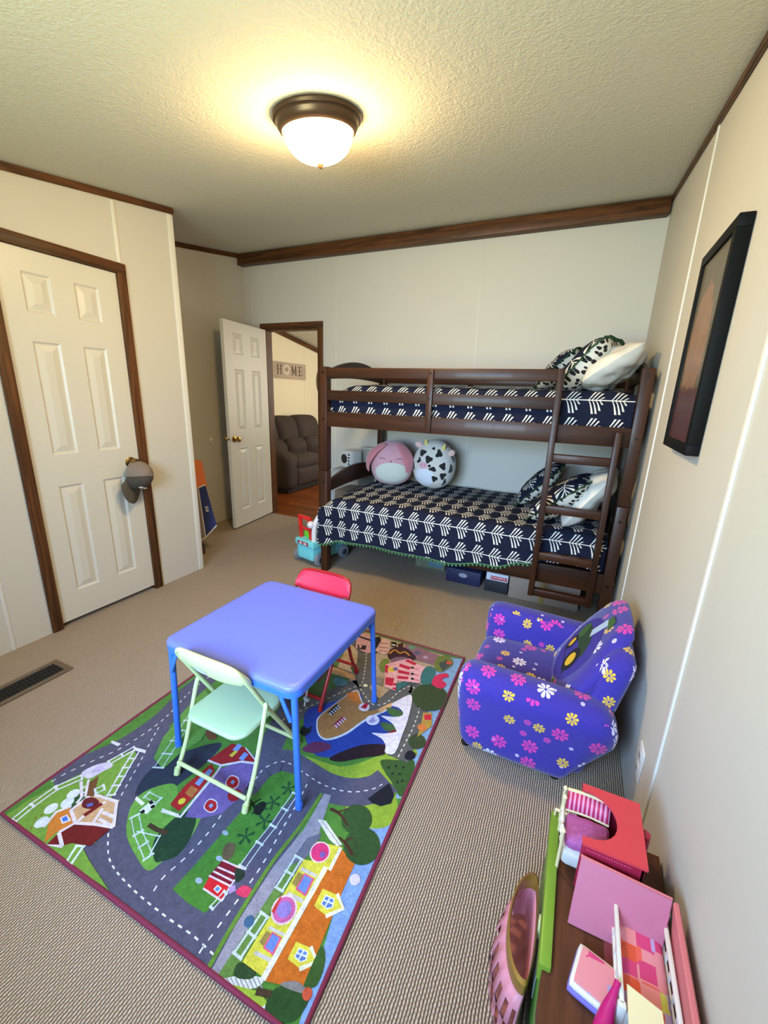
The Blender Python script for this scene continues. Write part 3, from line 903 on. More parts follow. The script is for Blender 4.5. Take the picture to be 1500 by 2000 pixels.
# ================================================================== FOLDING TABLE AND CHAIRS
m_tblue = M('periwinkle_vinyl', (106, 118, 216), .42, var=.02, bump=.05, bscale=240)
m_sblue = M('blue_steel', (58, 112, 216), .32, var=.03)
tab = thing('folding_table', 'square periwinkle blue folding kids table with blue steel legs on the rug', 'table', (-.99, 1.19, .012))
TX0, TX1, TY0, TY1, TZ = -1.298, -.690, .892, 1.500, .500
RZ = .0135     # top of the play rug
def round_rect(x0, x1, y0, y1, r, n=7):
    out = []
    for cx, cy, a0 in ((x1-r, y1-r, 0), (x0+r, y1-r, PI/2), (x0+r, y0+r, PI), (x1-r, y0+r, 1.5*PI)):
        out += [(cx+r*math.cos(a0+PI/2*i/n), cy+r*math.sin(a0+PI/2*i/n)) for i in range(n+1)]
    return out
bm = bm_new(); prev = None
for ins, z in ((.004, TZ-.022), (0, TZ-.018), (0, TZ-.010), (.003, TZ-.004), (.010, TZ-.0005), (.022, TZ)):
    ring = [bm.verts.new((x, y, z)) for x, y in round_rect(TX0+ins, TX1-ins, TY0+ins, TY1-ins, .045-ins*.8)]
    if prev:
        for i in range(len(ring)): bm.faces.new((prev[i], prev[(i+1) % len(ring)], ring[(i+1) % len(ring)], ring[i]))
    else: bm.faces.new(ring[::-1])
    prev = ring
bm.faces.new(prev); obj('table_top', bm, m_tblue, tab)
bm = bm_new(); prev = None
for ins, z in ((.006, TZ-.046), (.001, TZ-.043), (.001, TZ-.026), (.004, TZ-.023)):
    ring = [bm.verts.new((x, y, z)) for x, y in round_rect(TX0+ins, TX1-ins, TY0+ins, TY1-ins, .044)]
    if prev:
        for i in range(len(ring)): bm.faces.new((prev[i], prev[(i+1) % len(ring)], ring[(i+1) % len(ring)], ring[i]))
    else: bm.faces.new(ring[::-1])
    prev = ring
bm.faces.new(prev); obj('apron', bm, m_sblue, tab)
bm = bm_new(); box(bm, -.965, -.948, TY0-.003, TY0+.004, TZ-.047, TZ-.022, .001); obj('apron_clip', bm, M('dark_blue', (30, 48, 110), .5), tab)
for sx in (0, 1):
    for sy in (0, 1):
        lx = TX0+.022 if not sx else TX1-.022; ly = TY0+.024 if not sy else TY1-.024
        fx = -1.284 if not sx else -.696; fy = .904 if not sy else 1.492
        bm = bm_new(); tube(bm, [(lx, ly, TZ-.03), (lx+(fx-lx)*.3, ly+(fy-ly)*.3, .34), (fx, fy, RZ+.012)], .0115, 14)
        lg = obj('leg', bm, m_sblue, tab)
        bm = bm_new(); tube(bm, [(fx, fy, RZ), (fx, fy, RZ+.022)], .0138, 14); obj('foot_cap', bm, m_sblue, lg)
        bm = bm_new(); s = 1 if not sx else -1; q = 1 if not sy else -1
        box(bm, -.008, .008, -.003, .003, 0, .11, .002, mtx=Matrix.Translation((lx+s*.004, ly-q*.016, TZ-.135)) @ Matrix.Rotation(s*DEG(24), 4, 'Y'))
        obj('lock_brace', bm, m_sblue, lg)
m_steelw = M('thin_steel', (200, 206, 214), .3, .8)
bm = bm_new(); tube(bm, [(-.73, 1.02, .43), (-.735, 1.0, .345)], .003, 8); tube(bm, [(-.738, 1.005, .375), (-.718, 1.002, .372)], .006, 8); obj('spring_brace', bm, m_steelw, tab)

def folding_chair(label, cx, ybase, sgn, zoff, mtube, mseat, mback):
    """sgn +1: sitter faces +y"""
    Y = lambda d: ybase + sgn*d
    c = thing('folding_chair', label, 'chair', (cx, Y(.13), zoff), 'kids folding chairs')
    hw = .150
    path = catmull([(cx-hw, Y(.285), zoff+.010), (cx-hw, Y(.14), .27), (cx-hw, Y(.045), .445), (cx-hw+.004, Y(.012), .505), (cx-hw+.035, Y(-.004), .540), (cx, Y(-.010), .547),
                    (cx+hw-.035, Y(-.004), .540), (cx+hw-.004, Y(.012), .505), (cx+hw, Y(.045), .445), (cx+hw, Y(.14), .27), (cx+hw, Y(.285), zoff+.010)], 5)
    bm = bm_new(); tube(bm, path, .0085, 10); obj('front_frame', bm, mtube, c)
    for s in (-1, 1):
        x = cx+s*(hw+.014)
        bm = bm_new(); tube(bm, catmull([(x-s*.008, Y(.098), .352), (x, Y(.085), .325), (x, Y(.02), .13), (x, Y(-.035), zoff+.010)], 5), .0082, 10)
        lg = obj('rear_leg', bm, mtube, c)
        bm = bm_new(); tube(bm, [(x, Y(-.037), zoff), (x, Y(-.030), zoff+.024)], .0115, 12); obj('foot_cap', bm, mtube, lg)
        bm = bm_new(); tube(bm, [(cx+s*hw, Y(.283), zoff), (cx+s*hw, Y(.276), zoff+.022)], .0115, 12); obj('foot_cap', bm, mtube, c)
        bm = bm_new(); tube(bm, [(cx+s*(hw-.03), Y(.16), .25), (cx+s*(hw+.003), Y(.148), .25)], .007, 8); obj('seat_pivot', bm, mtube, c)
    for d, z, h in ((-.026, .045, hw+.014), (.262, .045, hw)):
        bm = bm_new(); tube(bm, [(cx-h, Y(d), zoff+z), (cx+h, Y(d), zoff+z)], .0075, 10); obj('cross_bar', bm, mtube, c)
    bm = bm_new(); prev = None     # padded seat
    ya, yb = sorted((Y(-.012), Y(.235)))
    for ins, z in ((.012, .250), (.002, .252), (0, .260), (.004, .268), (.018, .2715)):
        ring = [bm.verts.new((x, y, z+.006*abs(y-Y(.235))/.25)) for x, y in round_rect(cx-.136+ins, cx+.136-ins, ya+ins, yb-ins, .055-ins*.5)]
        if prev:
            for i in range(len(ring)): bm.faces.new((prev[i], prev[(i+1) % len(ring)], ring[(i+1) % len(ring)], ring[i]))
        else: bm.faces.new(ring[::-1])
        prev = ring
    bm.faces.new(prev); obj('seat', bm, mseat, c)
    # backrest panel: wide, with a shallow cut along its lower edge
    n = 24; top = []; bot = []
    for i in range(n+1):
        t = -1+2*i/n; x = cx+t*(hw+.002)
        zt = .552-.050*abs(t)**7
        zb = .452-.020*math.cos(t*PI*.5)**2+(.012 if abs(t) > .8 else 0)
        top.append((x, zt)); bot.append((x, zb))
    def yat(z, x): return Y(.044*(.54-z)/.10+.004-.012*(1-((x-cx)/hw)**2))
    bm = bm_new(); rows = []
    for i in range(n+1):
        x = top[i][0]; col = []
        for q in range(7):
            z = bot[i][1]+(top[i][1]-bot[i][1])*q/6; edge = 1-abs(2*q/6-1)**4
            col.append((bm.verts.new((x, yat(z, x)-sgn*(.004+.008*edge), z)), bm.verts.new((x, yat(z, x)+sgn*(.004+.006*edge), z))))
        rows.append(col)
    for i in range(n):
        for q in range(6):
            for s in (0, 1):
                f = (rows[i][q][s], rows[i+1][q][s], rows[i+1][q+1][s], rows[i][q+1][s]); bm.faces.new(f if s == 0 else f[::-1])
        for q in (0, 6): bm.faces.new((rows[i][q][0], rows[i][q][1], rows[i+1][q][1], rows[i+1][q][0]))
    for i in (0, n):
        for q in range(6): bm.faces.new((rows[i][q][0], rows[i][q+1][0], rows[i][q+1][1], rows[i][q][1]))
    bk = obj('backrest', bm, mback, c)
    return c, bk, yat
m_gtube = M('lime_steel', (204, 216, 156), .32, var=.03); m_gseat = M('mint_vinyl', (182, 206, 166), .45, var=.02, bump=.05, bscale=240); m_gback = M('lime_vinyl', (218, 226, 168), .42, var=.02)
m_rtube = M('red_steel', (158, 24, 30), .28, var=.03); m_rvinyl = M('red_vinyl', (226, 40, 72), .38, var=.03)
gch, gbk, gy = folding_chair('pale green folding kids chair on the near side of the blue table', -1.015, .845, 1, RZ, m_gtube, m_gseat, m_gback)
bm = bm_new(); vs = []
for i in range(16):
    a = 2*PI*i/16; x = -1.06+.030*math.cos(a); z = .470+.012*math.sin(a)
    vs.append(bm.verts.new((x, gy(z, x)-.0135, z)))
bm.faces.new(vs); obj('sticker', bm, M('sticker', (206, 210, 236), .5), gbk, label='faded oval sticker')
folding_chair('red folding kids chair on the bed side of the blue table', -1.035, 1.602, -1, RZ, m_rtube, m_rvinyl, m_rvinyl)

# ================================================================== FLOWERED ARMCHAIR
def flower_mat():
    k = NT('flower_fabric'); uv = k.coord('UV')
    co = k.coord(); nz = k.noise(co, 90, 2)
    col = k.mix(nz, lin((54, 44, 140)), lin((68, 56, 156)))
    def layer(scale, loc, rnd, table, presence):
        nonlocal col
        v = k.mapping(uv, (1, 1, 1), loc=loc)
        vo = k.n('ShaderNodeTexVoronoi', voronoi_dimensions='2D'); k.l(v, vo.inputs['Vector'])
        vo.inputs['Scale'].default_value = scale; vo.inputs['Randomness'].default_value = rnd
        sb = k.n('ShaderNodeVectorMath', operation='SUBTRACT'); k.l(v, sb.inputs[0]); k.l(vo.outputs['Position'], sb.inputs[1])
        s2 = k.n('ShaderNodeSeparateXYZ'); k.l(sb.outputs[0], s2.inputs[0])
        cc = k.n('ShaderNodeSeparateXYZ'); k.l(vo.outputs['Color'], cc.inputs[0])
        r = k.n('ShaderNodeVectorMath', operation='LENGTH'); k.l(sb.outputs[0], r.inputs[0]); r = r.outputs['Value']
        th = k.math('ADD', k.math('ARCTAN2', s2.outputs[1], s2.outputs[0]), k.math('MULTIPLY', cc.outputs[2], 6.28))
        pet = k.math('POWER', k.math('ABSOLUTE', k.math('COSINE', k.math('MULTIPLY', th, 4.0))), .55)
        lo = 0.0
        for hi, c, R in table:
            rr = k.math('MULTIPLY_ADD', pet, R*.55, R*.45)
            inside = k.math('MULTIPLY', k.math('LESS_THAN', r, rr), k.math('GREATER_THAN', r, R*.16))
            inside = k.math('MULTIPLY', inside, k.math('GREATER_THAN', pet, .62))
            sel = k.math('MULTIPLY', k.math('GREATER_THAN', cc.outputs[0], lo), k.math('LESS_THAN', cc.outputs[0], hi))
            col = k.mix(k.math('MULTIPLY', inside, sel), col, lin(c)); lo = hi
    layer(11.5, (.3, .1, 0), .75, ((.40, (226, 212, 240), .008), (.62, (206, 70, 160), .014), (.80, (206, 70, 160), .0)), 1)
    layer(9.2, (0, 0, 0), .62, ((.34, (232, 222, 244), .031), (.66, (214, 62, 158), .030), (1.01, (228, 186, 62), .022)), 1)
    k.base(col); k.rough(.9); k.b.inputs['Sheen Weight'].default_value = .25; k.b.inputs['Specular IOR Level'].default_value = .2
    k.bump(k.noise(co, 420, 2), .2, .001)
    return k.m
m_flower = flower_mat()
ach = thing('kids_armchair', 'small purple armchair printed with daisies and a tractor, backed against the right wall', 'armchair', (0, 1.745, 0))
def fpart(name, bm, par=ach):
    me = bpy.data.meshes.new(name); bmesh.ops.recalc_face_normals(bm, faces=bm.faces); bm.to_mesh(me); bm.free(); box_uv(me)
    return mobj(name, me, m_flower, par, True, 60)
bm = bm_new(); rbox(bm, -.268, .20, 1.50, 2.0, .012, .20, .03); fpart('base', bm)
bm = bm_new(); rbox(bm, -.292, .10, 1.525, 1.975, .15, .243, .045, 12, (.008, 0, .014)); fpart('seat_cushion', bm)
def armfn(side):
    def fn(p):
        z = p.z; s = min(1, max(0, z/.26)); s = s*s*(3-2*s)
        if p.x > 0: p.x *= .50+.50*s
        else: p.x *= .93+.07*s
        if z > .29: p.x -= .02*max(0, (p.x-.1)/.17)*(z-.29)/.08
        p.z += -.012*(p.x+.0)/.28 if z > .2 else 0
        bul = .022*math.exp(-((z-.31)/.09)**2)
        p.y += side*bul if (p.y-1.745)*side > .27 else 0
        return p
    return fn
for side, ya, yb in ((-1, 1.408, 1.535), (1, 1.955, 2.085)):
    bm = bm_new(); rbox(bm, -.298, .272, ya, yb, .010, .378, .060, 14, (.004, .006, .004), armfn(side)); fpart('arm', bm)
def backfn(p):
    t = max(0, (p.z-.10)/.45); c = 1.745
    p.y = c+(p.y-c)*(1-.22*t**2.2)
    p.x += .115*t
    return p
bm = bm_new(); rbox(bm, .095, .205, 1.46, 2.03, .015, .530, .05, 14, (0, 0, .02), backfn); fpart('outer_back', bm)
def cushfn(p):
    t = max(0, (p.z-.20)/.40); c = 1.745
    w = 1+.17*math.sin(min(1, t*1.6)*PI/2)-.46*max(0, t-.55)/.45
    p.y = c+(p.y-c)*w + .07*max(0, t-.45)
    p.x += .235*t
    return p
bm = bm_new(); rbox(bm, .012, .080, 1.535, 1.945, .215, .585, .032, 14, (.012, .005, .014), cushfn); bc = fpart('back_cushion', bm)
for x in (-.25, .10):
    for y in (1.46, 2.03):
        bm = bm_new(); tube(bm, [(x, y, 0), (x, y, .02)], .018, 12); obj('foot', bm, M('black_plastic', (18, 18, 19), .5), ach)
# printed tractor on the back cushion: thin appliqué shapes on the leaning front
def bcs(y, z, k=0.0):
    """a point on the leaning cushion front"""
    t = max(0, (z-.20)/.40)
    fy = 1-((y-1.745)/.2)**2; fz = 1-((z-.40)/.19)**2
    return Vector((.012 + .235*t - .012*max(0, fy)*max(0, fz) - .0022 - k, y, z))
def app(pts, col, k, name='tractor_print'):
    bm = bm_new(); n = len(pts); cy_ = sum(p[0] for p in pts)/n; cz_ = sum(p[1] for p in pts)/n
    c = bm.verts.new(bcs(cy_, cz_, k)); prev = None
    for r in (.4, .75, 1.0):
        row = [bm.verts.new(bcs(cy_+(a-cy_)*r, cz_+(b-cz_)*r, k)) for a, b in pts]
        for i in range(n):
            i2 = (i+1) % n
            bm.faces.new((c, row[i], row[i2]) if prev is None else (prev[i], row[i], row[i2], prev[i2]))
        prev = row
    obj(name, bm, M('print_%d_%d_%d' % col, col, .85), bc)
def ell(cy_, cz_, a, b, n=20, rot=0): return [(cy_+a*math.cos(2*PI*i/n)*math.cos(rot)-b*math.sin(2*PI*i/n)*math.sin(rot), cz_+a*math.cos(2*PI*i/n)*math.sin(rot)+b*math.sin(2*PI*i/n)*math.cos(rot)) for i in range(n)]
app(ell(1.755, .40, .165, .135, 28), (61, 50, 148), .0002, 'plain_panel')
app([(1.665, .375), (1.86, .385), (1.885, .43), (1.86, .475), (1.775, .490), (1.70, .47), (1.655, .43)], (34, 62, 36), .0006)
app([(1.745, .468), (1.785, .482), (1.765, .555), (1.715, .560)], (172, 196, 222), .0010)
app([(1.685, .545), (1.755, .555), (1.760, .578), (1.700, .582)], (60, 98, 48), .0014)
app(ell(1.845, .438, .038, .040), (56, 96, 44), .0012)
app(ell(1.700, .372, .056, .052), (22, 24, 30), .0018); app(ell(1.700, .372, .032, .030), (228, 184, 44), .0024)
app(ell(1.835, .378, .034, .036), (22, 24, 30), .0018); app(ell(1.835, .378, .020, .022), (228, 184, 44), .0024)
app([(1.655, .318), (1.86, .335), (1.86, .342), (1.66, .33)], (24, 26, 32), .0010)
app(ell(1.668, .265, .026, .009, 16, .5), (66, 108, 58), .0008)

# ================================================================== PICTURE, OUTLET, VENT, BUMPER
fr = thing('picture_frame', 'black shadow-box frame with a dark brown painting hung on the right wall', 'picture', (XR-.02, 1.775, 1.25))
FY0, FY1, FZ0, FZ1, FX = 1.570, 1.982, 1.250, 1.905, XR-.038
m_fblk = M('frame_black', (9, 9, 9), .6, var=.1, spec=.15)
fw = .034
for nm, b in (('frame_rail', (FY0, FY1, FZ0, FZ0+fw)), ('frame_rail', (FY0, FY1, FZ1-fw, FZ1)), ('frame_stile', (FY0, FY0+fw, FZ0+fw, FZ1-fw)), ('frame_stile', (FY1-fw, FY1, FZ0+fw, FZ1-fw))):
    bm = bm_new(); box(bm, FX, XR-.002, b[0], b[1], b[2], b[3], .002); obj(nm, bm, m_fblk, fr)
bm = bm_new(); box(bm, XR-.03, XR-.02, FY0+fw, FY1-fw, FZ0+fw, FZ1-fw)
k = NT('painting'); co = k.coord(); sp = k.n('ShaderNodeSeparateXYZ'); k.l(co, sp.inputs[0])
n1 = k.noise(k.mapping(co, (1, 2.4, .9)), 11, 6, .65, 2.2)
zz = k.math('DIVIDE', k.math('SUBTRACT', sp.outputs[2], FZ0), FZ1-FZ0)
yy_ = k.math('DIVIDE', k.math('SUBTRACT', sp.outputs[1], FY0), FY1-FY0)
c = k.mix(n1, lin((62, 54, 40)), lin((112, 98, 74)))
fig = k.math('LESS_THAN', k.math('ADD', k.math('POWER', k.math('MULTIPLY', k.math('SUBTRACT', yy_, .55), 2.6), 2.0), k.math('POWER', k.math('MULTIPLY', k.math('SUBTRACT', zz, .52), 2.7), 2.0)), k.math('MULTIPLY_ADD', n1, .8, .25))
c = k.mix(fig, c, k.mix(n1, lin((58, 36, 24)), lin((178, 128, 92))))
low = k.math('LESS_THAN', zz, k.math('MULTIPLY_ADD', n1, .22, .20))
c = k.mix(low, c, k.mix(n1, lin((44, 20, 26)), lin((96, 50, 50))))
k.base(c); k.rough(.35)
obj('painting', bm, k.m, fr, smooth=False)

ou = thing('wall_outlet', 'white duplex wall outlet low on the right wall behind the armchair', 'outlet', (XR, 1.39, .19))
bm = bm_new(); box(bm, XR-.006, XR, 1.352, 1.424, .192, .308, .003); obj('cover_plate', bm, M('outlet_white', (228, 228, 226), .4, var=.01), ou)
for z in (.225, .275):
    bm = bm_new(); box(bm, XR-.0085, XR-.005, 1.373, 1.403, z-.016, z+.016, .003); s = obj('socket', bm, M('outlet_grey', (205, 205, 205), .4), ou)
    for y in (1.382, 1.394):
        bm = bm_new(); box(bm, XR-.009, XR-.008, y-.0015, y+.0015, z-.006, z+.006); obj('slot', bm, m_fblk, s, smooth=False)

vt = thing('floor_vent', 'brown metal floor register with black slots in the carpet by the closet', 'floor vent', (-2.245, .85, 0))
m_vent = M('vent_brown', (116, 100, 84), .45, .3)
VX0, VX1, VY0, VY1 = -2.322, -2.172, .660, 1.008
bm = bm_new()
for a, b, c_, d in ((VX0, VX0+.026, VY0, VY1), (VX1-.026, VX1, VY0, VY1), (VX0+.026, VX1-.026, VY0, VY0+.026), (VX0+.026, VX1-.026, VY1-.030, VY1)): box(bm, a, b, c_, d, .0, .006)
obj('frame', bm, m_vent, vt, smooth=False)
bm = bm_new(); box(bm, VX0+.02, VX1-.02, VY0+.02, VY1-.02, .0003, .0012); obj('well', bm, M('vent_black', (8, 8, 9), .8), vt, smooth=False)
y = VY0+.036
while y < VY1-.03:
    bm = bm_new(); box(bm, VX0+.024, VX1-.024, -.0012, .0012, 0, .007, mtx=Matrix.Translation((0, y, .0012)) @ Matrix.Rotation(DEG(-35), 4, 'X')); obj('slat', bm, M('vent_slat', (52, 46, 42), .5, .3), vt, smooth=False)
    y += .0165
bp_ = thing('door_bumper', 'small white round door bumper on the recess wall', 'door bumper', (XA, 3.19, .9))
bm = bm_new(); lathe(bm, [(0, 0), (.021, 0), (.021, .006), (.013, .010), (.011, .004), (0, .003)], 20, mtx=Matrix.Translation((XA, 3.19, .9)) @ Matrix.Rotation(PI/2, 4, 'Y')); obj('rubber_disc', bm, m_batten, bp_)

# ================================================================== CAP ON THE CLOSET KNOB
cap = thing('baseball_cap', 'worn olive-brown baseball cap hanging from the closet door knob', 'cap', (XL+.05, 1.72, .70))
m_cf = M('cap_dark', (72, 64, 55), .9, var=.15, vscale=40, bump=.2, bscale=300); m_cb = M('cap_taupe', (126, 112, 102), .9, var=.1, vscale=40, bump=.2, bscale=300); m_cbr = M('cap_brim', (80, 72, 60), .9, var=.12, vscale=30)
CAPC = Vector((XL+.050, 1.746, .842))
dA = Vector((.80, .28, .06)).normalized()                 # apex direction
Fd = Vector((.30, -.30, -1)); Fd = (Fd-dA*Fd.dot(dA)).normalized()   # towards the brim
Sd = dA.cross(Fd)
def cpt(th, ph, k=1.0):
    rf = .100 if math.cos(th) < 0 else .090
    return CAPC + (Fd*math.cos(th)*rf + Sd*math.sin(th)*.076)*math.cos(ph)**.8*k + dA*(.118*math.sin(ph)-.02)*k
def cap_sector(name, a0, a1, mat, par, n=18, m=12, k=1.0):
    bm = bm_new(); rows = []
    for j in range(m+1):
        ph = PI/2*j/m*.999
        rows.append([bm.verts.new(cpt(a0+(a1-a0)*i/n, ph, k)) for i in range(n+1)])
    for j in range(m):
        for i in range(n): bm.faces.new((rows[j][i], rows[j][i+1], rows[j+1][i+1], rows[j+1][i]))
    return obj(name, bm, mat, par)
fp = cap_sector('front_panel', -1.35, 1.35, m_cf, cap)
cap_sector('side_panel', 1.35, 2.2, m_cb, cap); cap_sector('side_panel', -2.2, -1.35, m_cb, cap); cap_sector('back_panel', 2.2, 2*PI-2.2, m_cb, cap)
bm = bm_new(); rows = []
for j in range(7):
    t = j/6; row = []
    for i in range(19):
        th = -1.2+2.4*i/18; p = cpt(th, 0)
        L = .092*max(0, math.cos(th*1.05))**.6
        row.append(bm.verts.new(p + Fd*L*t - dA*(.022*t*abs(math.sin(th)) + .002*t) + Sd*math.sin(th)*.016*t))
    rows.append(row)
for j in range(6):
    for i in range(18): bm.faces.new((rows[j][i], rows[j][i+1], rows[j+1][i+1], rows[j+1][i]))
br = obj('brim', bm, m_cbr, cap)
md = br.modifiers.new('thickness', 'SOLIDIFY'); md.thickness = .004
bm = bm_new(); bmesh.ops.create_icosphere(bm, subdivisions=2, radius=.007, matrix=Matrix.Translation(cpt(0, PI/2))); obj('button', bm, m_cb, cap)
pc = cpt(0.0, .55, 1.03); ux_ = (cpt(-.25, .42)-cpt(.25, .42)).normalized(); uy_ = (cpt(0, .62)-cpt(0, .22)).normalized()
if ux_.cross(uy_).dot(pc-CAPC) < 0: ux_ = -ux_
me = text_mesh('UNC', .030, frame_mtx(pc, ux_, uy_), .0015); mobj('lettering', me, M('cap_white', (226, 220, 210), .8), fp, False)

# ================================================================== PLAY RUG
RA, RB, RC, RD = [PX(*p) for p in ((4, 1594), (590, 2010), (904, 1287), (300, 1120))]
# near-left, near-right, far-right corners from the floor; the fourth closes the rectangle
RA = Vector((-1.572, .446, 0)); RB = Vector((-.372, .462, 0)); RC = Vector((-.404, 2.028, 0)); RD = RA + (RC-RB)
rug = thing('play_rug', 'colourful printed road-map play rug with maroon binding under the blue table', 'rug', ((RA.x+RC.x)/2, (RA.y+RC.y)/2, 0))
def rugmat(name, printed):
    k = NT(name); co = k.coord()
    n1 = k.noise(co, 260, 2); n2 = k.noise(co, 60, 3)
    if printed:
        at = k.n('ShaderNodeVertexColor'); at.layer_name = 'Col'; c = at.outputs[0]
    else: c = lin((60, 104, 42))
    f = k.math('MULTIPLY_ADD', n1, .55, k.math('MULTIPLY', n2, .45))
    hs = k.n('ShaderNodeHueSaturation'); k.val(hs.inputs['Color'], c if printed else (*c, 1))
    k.l(k.math('MULTIPLY_ADD', f, 1.5, .17), hs.inputs['Value'])
    k.base(hs.outputs[0]); k.rough(.95); k.b.inputs['Specular IOR Level'].default_value = .15
    k.b.inputs['Sheen Weight'].default_value = .1
    k.bump(n1, .5, .003)
    return k.m
bm = bm_new()
hexa(bm, [RA+Vector((0, 0, .0005)), RB+Vector((0, 0, .0005)), RC+Vector((0, 0, .0005)), RD+Vector((0, 0, .0005))]+[p+Vector((0, 0, .0085)) for p in (RA, RB, RC, RD)])
obj('pile', bm, rugmat('rug_pile', False), rug, smooth=False)
bm = bm_new()
cr = []
for P_, Q_ in ((RA, RB), (RB, RC), (RC, RD), (RD, RA)):
    for i in range(12): cr.append(P_.lerp(Q_, i/12)+Vector((0, 0, .0065)))
tube(bm, cr, .0068, 8, closed=True); obj('binding', bm, M('maroon_binding', (122, 34, 66), .8, var=.12, vscale=80), rug)

KEY = {'A': (0, 1440, 3.0), 'B': (300, 1480, 3.0), 'C': (560, 1220, 4.1667), 'D': (300, 1080, 3.261), 'E': (320, 1230, 5.0), 'F': (680, 1220, 6.25), 'G': (60, 1440, 6.25)}
eu = (RB-RA).normalized(); ev = (RD-RA); ev = (ev-eu*ev.dot(eu)).normalized(); RW = (RB-RA).dot(eu); RL = (RD-RA).dot(ev)
def rc(key, x, y):
    """photo detail -> rug coordinates in metres (u across, v away)"""
    ox, oy, s = KEY[key]; p = PX(ox+x/s, oy+y/s, .010)-RA
    return (p.dot(eu), p.dot(ev))
def rpts(key, pts): return [rc(key, *p) for p in pts]
RV, RF, RCOL = [], [], []
rug_layer = [0]
def emit(tris, cols):
    z = .0088 + rug_layer[0]*.000011; rug_layer[0] += 1
    for t, c in zip(tris, cols):
        b = len(RV)
        for (u, v) in t:
            p = RA+eu*min(max(u, .003), RW-.003)+ev*min(max(v, .003), RL-.003); RV.append((p.x, p.y, z))
        RF.append(tuple(range(b, b+len(t)))); RCOL.append(c)
from mathutils.geometry import tessellate_polygon
def poly(pts, col):
    t = tessellate_polygon([[Vector((u, v, 0)) for u, v in pts]])
    emit([[pts[i] for i in q] for q in t], [col]*len(t))
def blob(pts, col, n=5): poly([(p.x, p.y) for p in catmull(pts, n, True)], col)
def strip(pts, w, col, smooth=True, w1=None):
    P = catmull(pts, 6) if smooth and len(pts) > 2 else [Vector((*p, 0)) for p in pts]
    q = []
    for i, p in enumerate(P):
        d = P[min(i+1, len(P)-1)]-P[max(i-1, 0)]; d.normalize(); n = Vector((-d.y, d.x, 0))*(w/2 if w1 is None else (w+(w1-w)*i/(len(P)-1))/2)
        q.append(((p+n).x, (p+n).y, (p-n).x, (p-n).y))
    quads = [[(a[0], a[1]), (b[0], b[1]), (b[2], b[3]), (a[2], a[3])] for a, b in zip(q, q[1:])]
    emit(quads, [col]*len(quads))
def dashes(pts, w=.0045, on=.014, off=.016, col=(214, 212, 220)):
    P = catmull(pts, 10) if len(pts) > 2 else [Vector((*p, 0)) for p in pts]
    acc = 0; state = True; seg = [P[0]]; out = []
    for a, b in zip(P, P[1:]):
        L = (b-a).length; t = 0
        while L-t > 0:
            need = (on if state else off)-acc
            if L-t >= need:
                t += need; p = a.lerp(b, t/L); seg.append(p)
                if state: out.append(seg)
                seg = [p]; state = not state; acc = 0
            else:
                acc += L-t; t = L; seg.append(b)
    q = []
    for s in out:
        a, b = s[0], s[-1]; d = (b-a).normalized(); n = Vector((-d.y, d.x, 0))*w/2
        q.append([((a+n).x, (a+n).y), ((b+n).x, (b+n).y), ((b-n).x, (b-n).y), ((a-n).x, (a-n).y)])
    if q: emit(q, [col]*len(q))
def disc(key, x, y, r, col, n=18, sq=1.0):
    u, v = rc(key, x, y); poly([(u+r*math.cos(2*PI*i/n), v+r*sq*math.sin(2*PI*i/n)) for i in range(n)], col)
def line(key, pts, w, col): strip(rpts(key, pts), w, col, False)
def fence(key, pts, gap=.014, w=.0032, col=(194, 206, 212), posts=.045):
    P = [Vector((*p, 0)) for p in rpts(key, pts)]
    for a, b in zip(P, P[1:]):
        d = (b-a).normalized(); n = Vector((-d.y, d.x, 0))*gap/2; L = (b-a).length
        strip([((a+n).x, (a+n).y), ((b+n).x, (b+n).y)], w, col, False); strip([((a-n).x, (a-n).y), ((b-n).x, (b-n).y)], w, col, False)
        m = max(1, int(L/posts))
        for i in range(m+1):
            p = a.lerp(b, i/m); strip([((p+n*1.5).x, (p+n*1.5).y), ((p-n*1.5).x, (p-n*1.5).y)], .007, col, False)
ROAD = (82, 80, 104); ROADG = (92, 90, 88); GRS = (92, 142, 56); LIME = (138, 166, 52); DKG = (34, 62, 42); DGR = (58, 88, 40)
# ground
poly([(0, 0), (RW, 0), (RW, RL), (0, RL)], (78, 128, 52))
# far half paving and dusk ground
poly([(RW*.18, RL*.60), (RW, RL*.52), (RW, RL), (0, RL), (0, RL*.62)], (86, 112, 58))
poly(rpts('C', [(500, 150), (640, 60), (1420, 290), (1250, 600), (980, 480), (760, 600), (560, 480), (380, 420)]), (176, 156, 130))
poly(rpts('C', [(1230, 250), (1430, 280), (930, 1410), (880, 1417), (1020, 1030)]), (132, 164, 202))
poly(rpts('B', [(1250, 400), (1400, 380), (1430, 300), (890, 1560), (850, 1560), (990, 1130), (1100, 760)]), (126, 158, 216))
# lime hills on the right
blob(rpts('B', [(880, 10), (1000, 60), (1150, 110), (1300, 100), (1400, 190), (1430, 300), (1370, 400), (1230, 400), (1120, 280), (980, 200), (900, 90)]), LIME)
blob(rpts('C', [(150, 1070), (420, 1150), (600, 1120), (780, 1050), (1000, 980), (1060, 1060), (900, 1130), (800, 1200), (860, 1290), (600, 1280), (300, 1180)]), LIME)
blob(rpts('C', [(760, 1110), (900, 1100), (1040, 1110), (1000, 1300), (930, 1400), (860, 1290)]), DGR)
for x, y in ((830, 1160), (890, 1150), (950, 1160), (860, 1210), (920, 1215), (900, 1280), (940, 1270)): disc('C', x, y, .006, (36, 44, 34))
